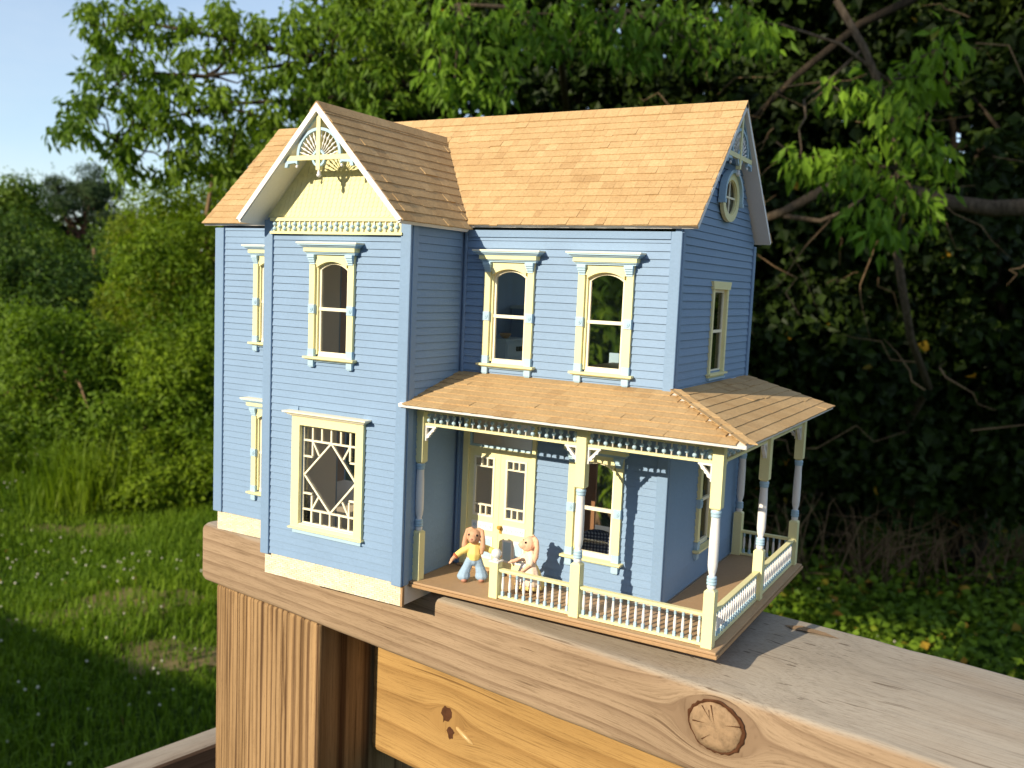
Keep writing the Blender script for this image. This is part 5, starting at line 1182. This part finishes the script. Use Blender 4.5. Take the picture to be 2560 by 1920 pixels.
Dv = unit(rng.normal(size=(n, 3)) * np.array([1, 1, .35])); N = unit(rng.normal(size=(n, 3)) * .45 + np.array([0, -.3, .9])); l = .062 * rng.uniform(.6, 1.3, n); V, Fc = leaf_arrays(P, Dv, N, l, l * .85)
tag(link("ground_ivy", np_mesh("ground_ivy", V, Fc, LF['cover'])), "low bright green ground ivy beyond the rail", "ground cover", kind="stuff")

# lawn: grass blades, bare patches, clover heads
M['grass'] = leaf_mat("grass_blade", (0.060, 0.120, 0.008), (0.150, 0.250, 0.020), .35, .6, .12, odd=(0.22, 0.17, 0.05))
patches = [(ghit(330, 1520), .45, .14), (ghit(430, 1660), .34, .10), (ghit(300, 1500), .25, .10), (ghit(120, 1545), .30, .07), (ghit(230, 1310), .5, .10)]
M['soil'] = paint("bare_soil", (0.17, 0.130, 0.052), .3, 60, .95, .3, 4)
for k, (c, ra, rb) in enumerate(patches):
    n = 28; vs_ = [(c[0], c[1], ground_z(c[0], c[1]) + .012)]; 
    for i in range(n):
        an = 2 * math.pi * i / n; q = 1 + .25 * math.sin(3 * an + k) + .15 * math.sin(7 * an + 2 * k); px_ = c[0] + (RT[0] * ra * math.cos(an) - RT[1] * rb * 2.2 * math.sin(an)) * q; py_ = c[1] + (RT[1] * ra * math.cos(an) + RT[0] * rb * 2.2 * math.sin(an)) * q; vs_.append((px_, py_, ground_z(px_, py_) + .006))
    o = MB(1.0).add(vs_, [(0, 1 + i, 1 + (i + 1) % n) for i in range(n)]).build("bare_soil", M['soil'], smooth=True); tag(o, kind="structure")
def lawn_points(n):
    P = np.stack([rng.uniform(-11, -.5, n), rng.uniform(.3, 6.6, n)], 1); keep = np.ones(n, bool)
    for c, ra, rb in patches:
        d = P - c[:2]; a_ = d @ RT[:2] / np.linalg.norm(RT[:2]); b_ = (d[:, 0] * -RT[1] + d[:, 1] * RT[0]); keep &= ((a_ / ra) ** 2 + (b_ / (rb * 2.2)) ** 2 > 1) | (rng.random(n) < .45)
    dens = .55 + .45 * np.sin(P[:, 0] * 1.7 + np.sin(P[:, 1] * 1.3)) * np.sin(P[:, 1] * 2.1); keep &= rng.random(n) < .55 + .45 * dens
    P = P[keep]; return np.concatenate([P, ground_z(P[:, 0], P[:, 1])[:, None]], 1)
P = lawn_points(230000); n = len(P); hh = rng.uniform(.04, .12, n) * (1 + .5 * np.sin(P[:, 0] * 2.3) * np.cos(P[:, 1] * 1.9))
tag(link("grass", blades(P, hh, .0042, rng.uniform(.1, .8, n), M['grass'], "grass")), "unmown green lawn grass", "grass", kind="stuff")
n = 14000; P = lawn_points(n); P[:, 2] += rng.random(len(P)) * .05; Dv = unit(rng.normal(size=(len(P), 3)) * np.array([1, 1, .3])); N = unit(rng.normal(size=(len(P), 3)) * .3 + np.array([0, 0, 1.0])); l = .03 * rng.uniform(.6, 1.3, len(P)); V, Fc = leaf_arrays(P, Dv, N, l, l * .9)
tag(link("clover_leaves", np_mesh("clover_leaves", V, Fc, LF['cover'])), "clover leaves among the grass", "clover", kind="stuff")
M['clover'] = paint("clover_flower", (0.48, 0.46, 0.36), .15, 200, .9)
P = lawn_points(1700); den = np.sin(P[:, 0] * 1.3 + 2) + np.sin(P[:, 1] * 2.2 + P[:, 0]); P = P[den > -.1]; n = len(P); P[:, 2] += rng.uniform(.05, .11, n); ico = bmesh.new(); bmesh.ops.create_icosphere(ico, subdivisions=1, radius=1.0); iv = np.array([v.co[:] for v in ico.verts]); ifc = np.array([[v.index for v in f.verts] for f in ico.faces]); ico.free()
V = (P[:, None, :] + iv[None] * rng.uniform(.005, .009, (n, 1, 1))).reshape(-1, 3); Fc = (ifc[None] + (np.arange(n) * len(iv))[:, None, None]).reshape(-1, 3)
tag(link("clover_flowers", np_mesh("clover_flowers", V, Fc, M['clover'])), "white clover heads in the grass", "clover", kind="stuff")

# unseen tree and low house, added behind the deck to shade thicket and lawn
bs = np.array([-5.4, -9.5, 0.0]); root = empty("shade_tree", tuple(bs)); tag(root, "unseen dense tree added behind the deck to shade the thicket", "tree")
d = unit(rng.normal(size=(300, 3))) * rng.random((300, 1)) ** .4; cen = np.array([-5.43, -9.2, 8.2]) + d * np.array([3.2, 1.3, .55]); cen[:50] = np.array([-4.7, -9.2, 9.95]) + d[:50] * np.array([2.6, 1.2, 1.5]); V, Fc = clump_leaves(cen, .42, 30, .24, .6, .4, .8, .5); link("crown", np_mesh("crown", V - bs, Fc, LF['dark']), root)
limbs_mesh([([(0, 0, 0), (0, .2, 4.6), (-.05, .3, 8.2)], .25, .1)]).build("trunk", BKD, root, smooth=True)
bld = empty("building", (-3.0, -5.1, 0)); tag(bld, "low unseen house, placed behind the deck to shade the near lawn", "building")  # out-of-view house, roofline set so its shadow covers the near lawn
M['stucco'] = paint("house_siding", (0.55, 0.52, 0.46), .05, 20, .8, .1, 2)
MB(1.0).box(-7.5, 6.5, -3.0, 2.2, 0, 2.6).build("wall", M['stucco'], bld)
rf = MB(1.0); rf.slab([(-7.9, 2.6, 2.55), (6.9, 2.6, 2.55), (6.9, -.4, 3.87), (-7.9, -.4, 3.87)], Vector((0, .37, .93)), .08); rf.slab([(6.9, -3.4, 2.55), (-7.9, -3.4, 2.55), (-7.9, -.4, 3.87), (6.9, -.4, 3.87)], Vector((0, -.37, .93)), .08); rf.build("roof", M['hard'], bld)
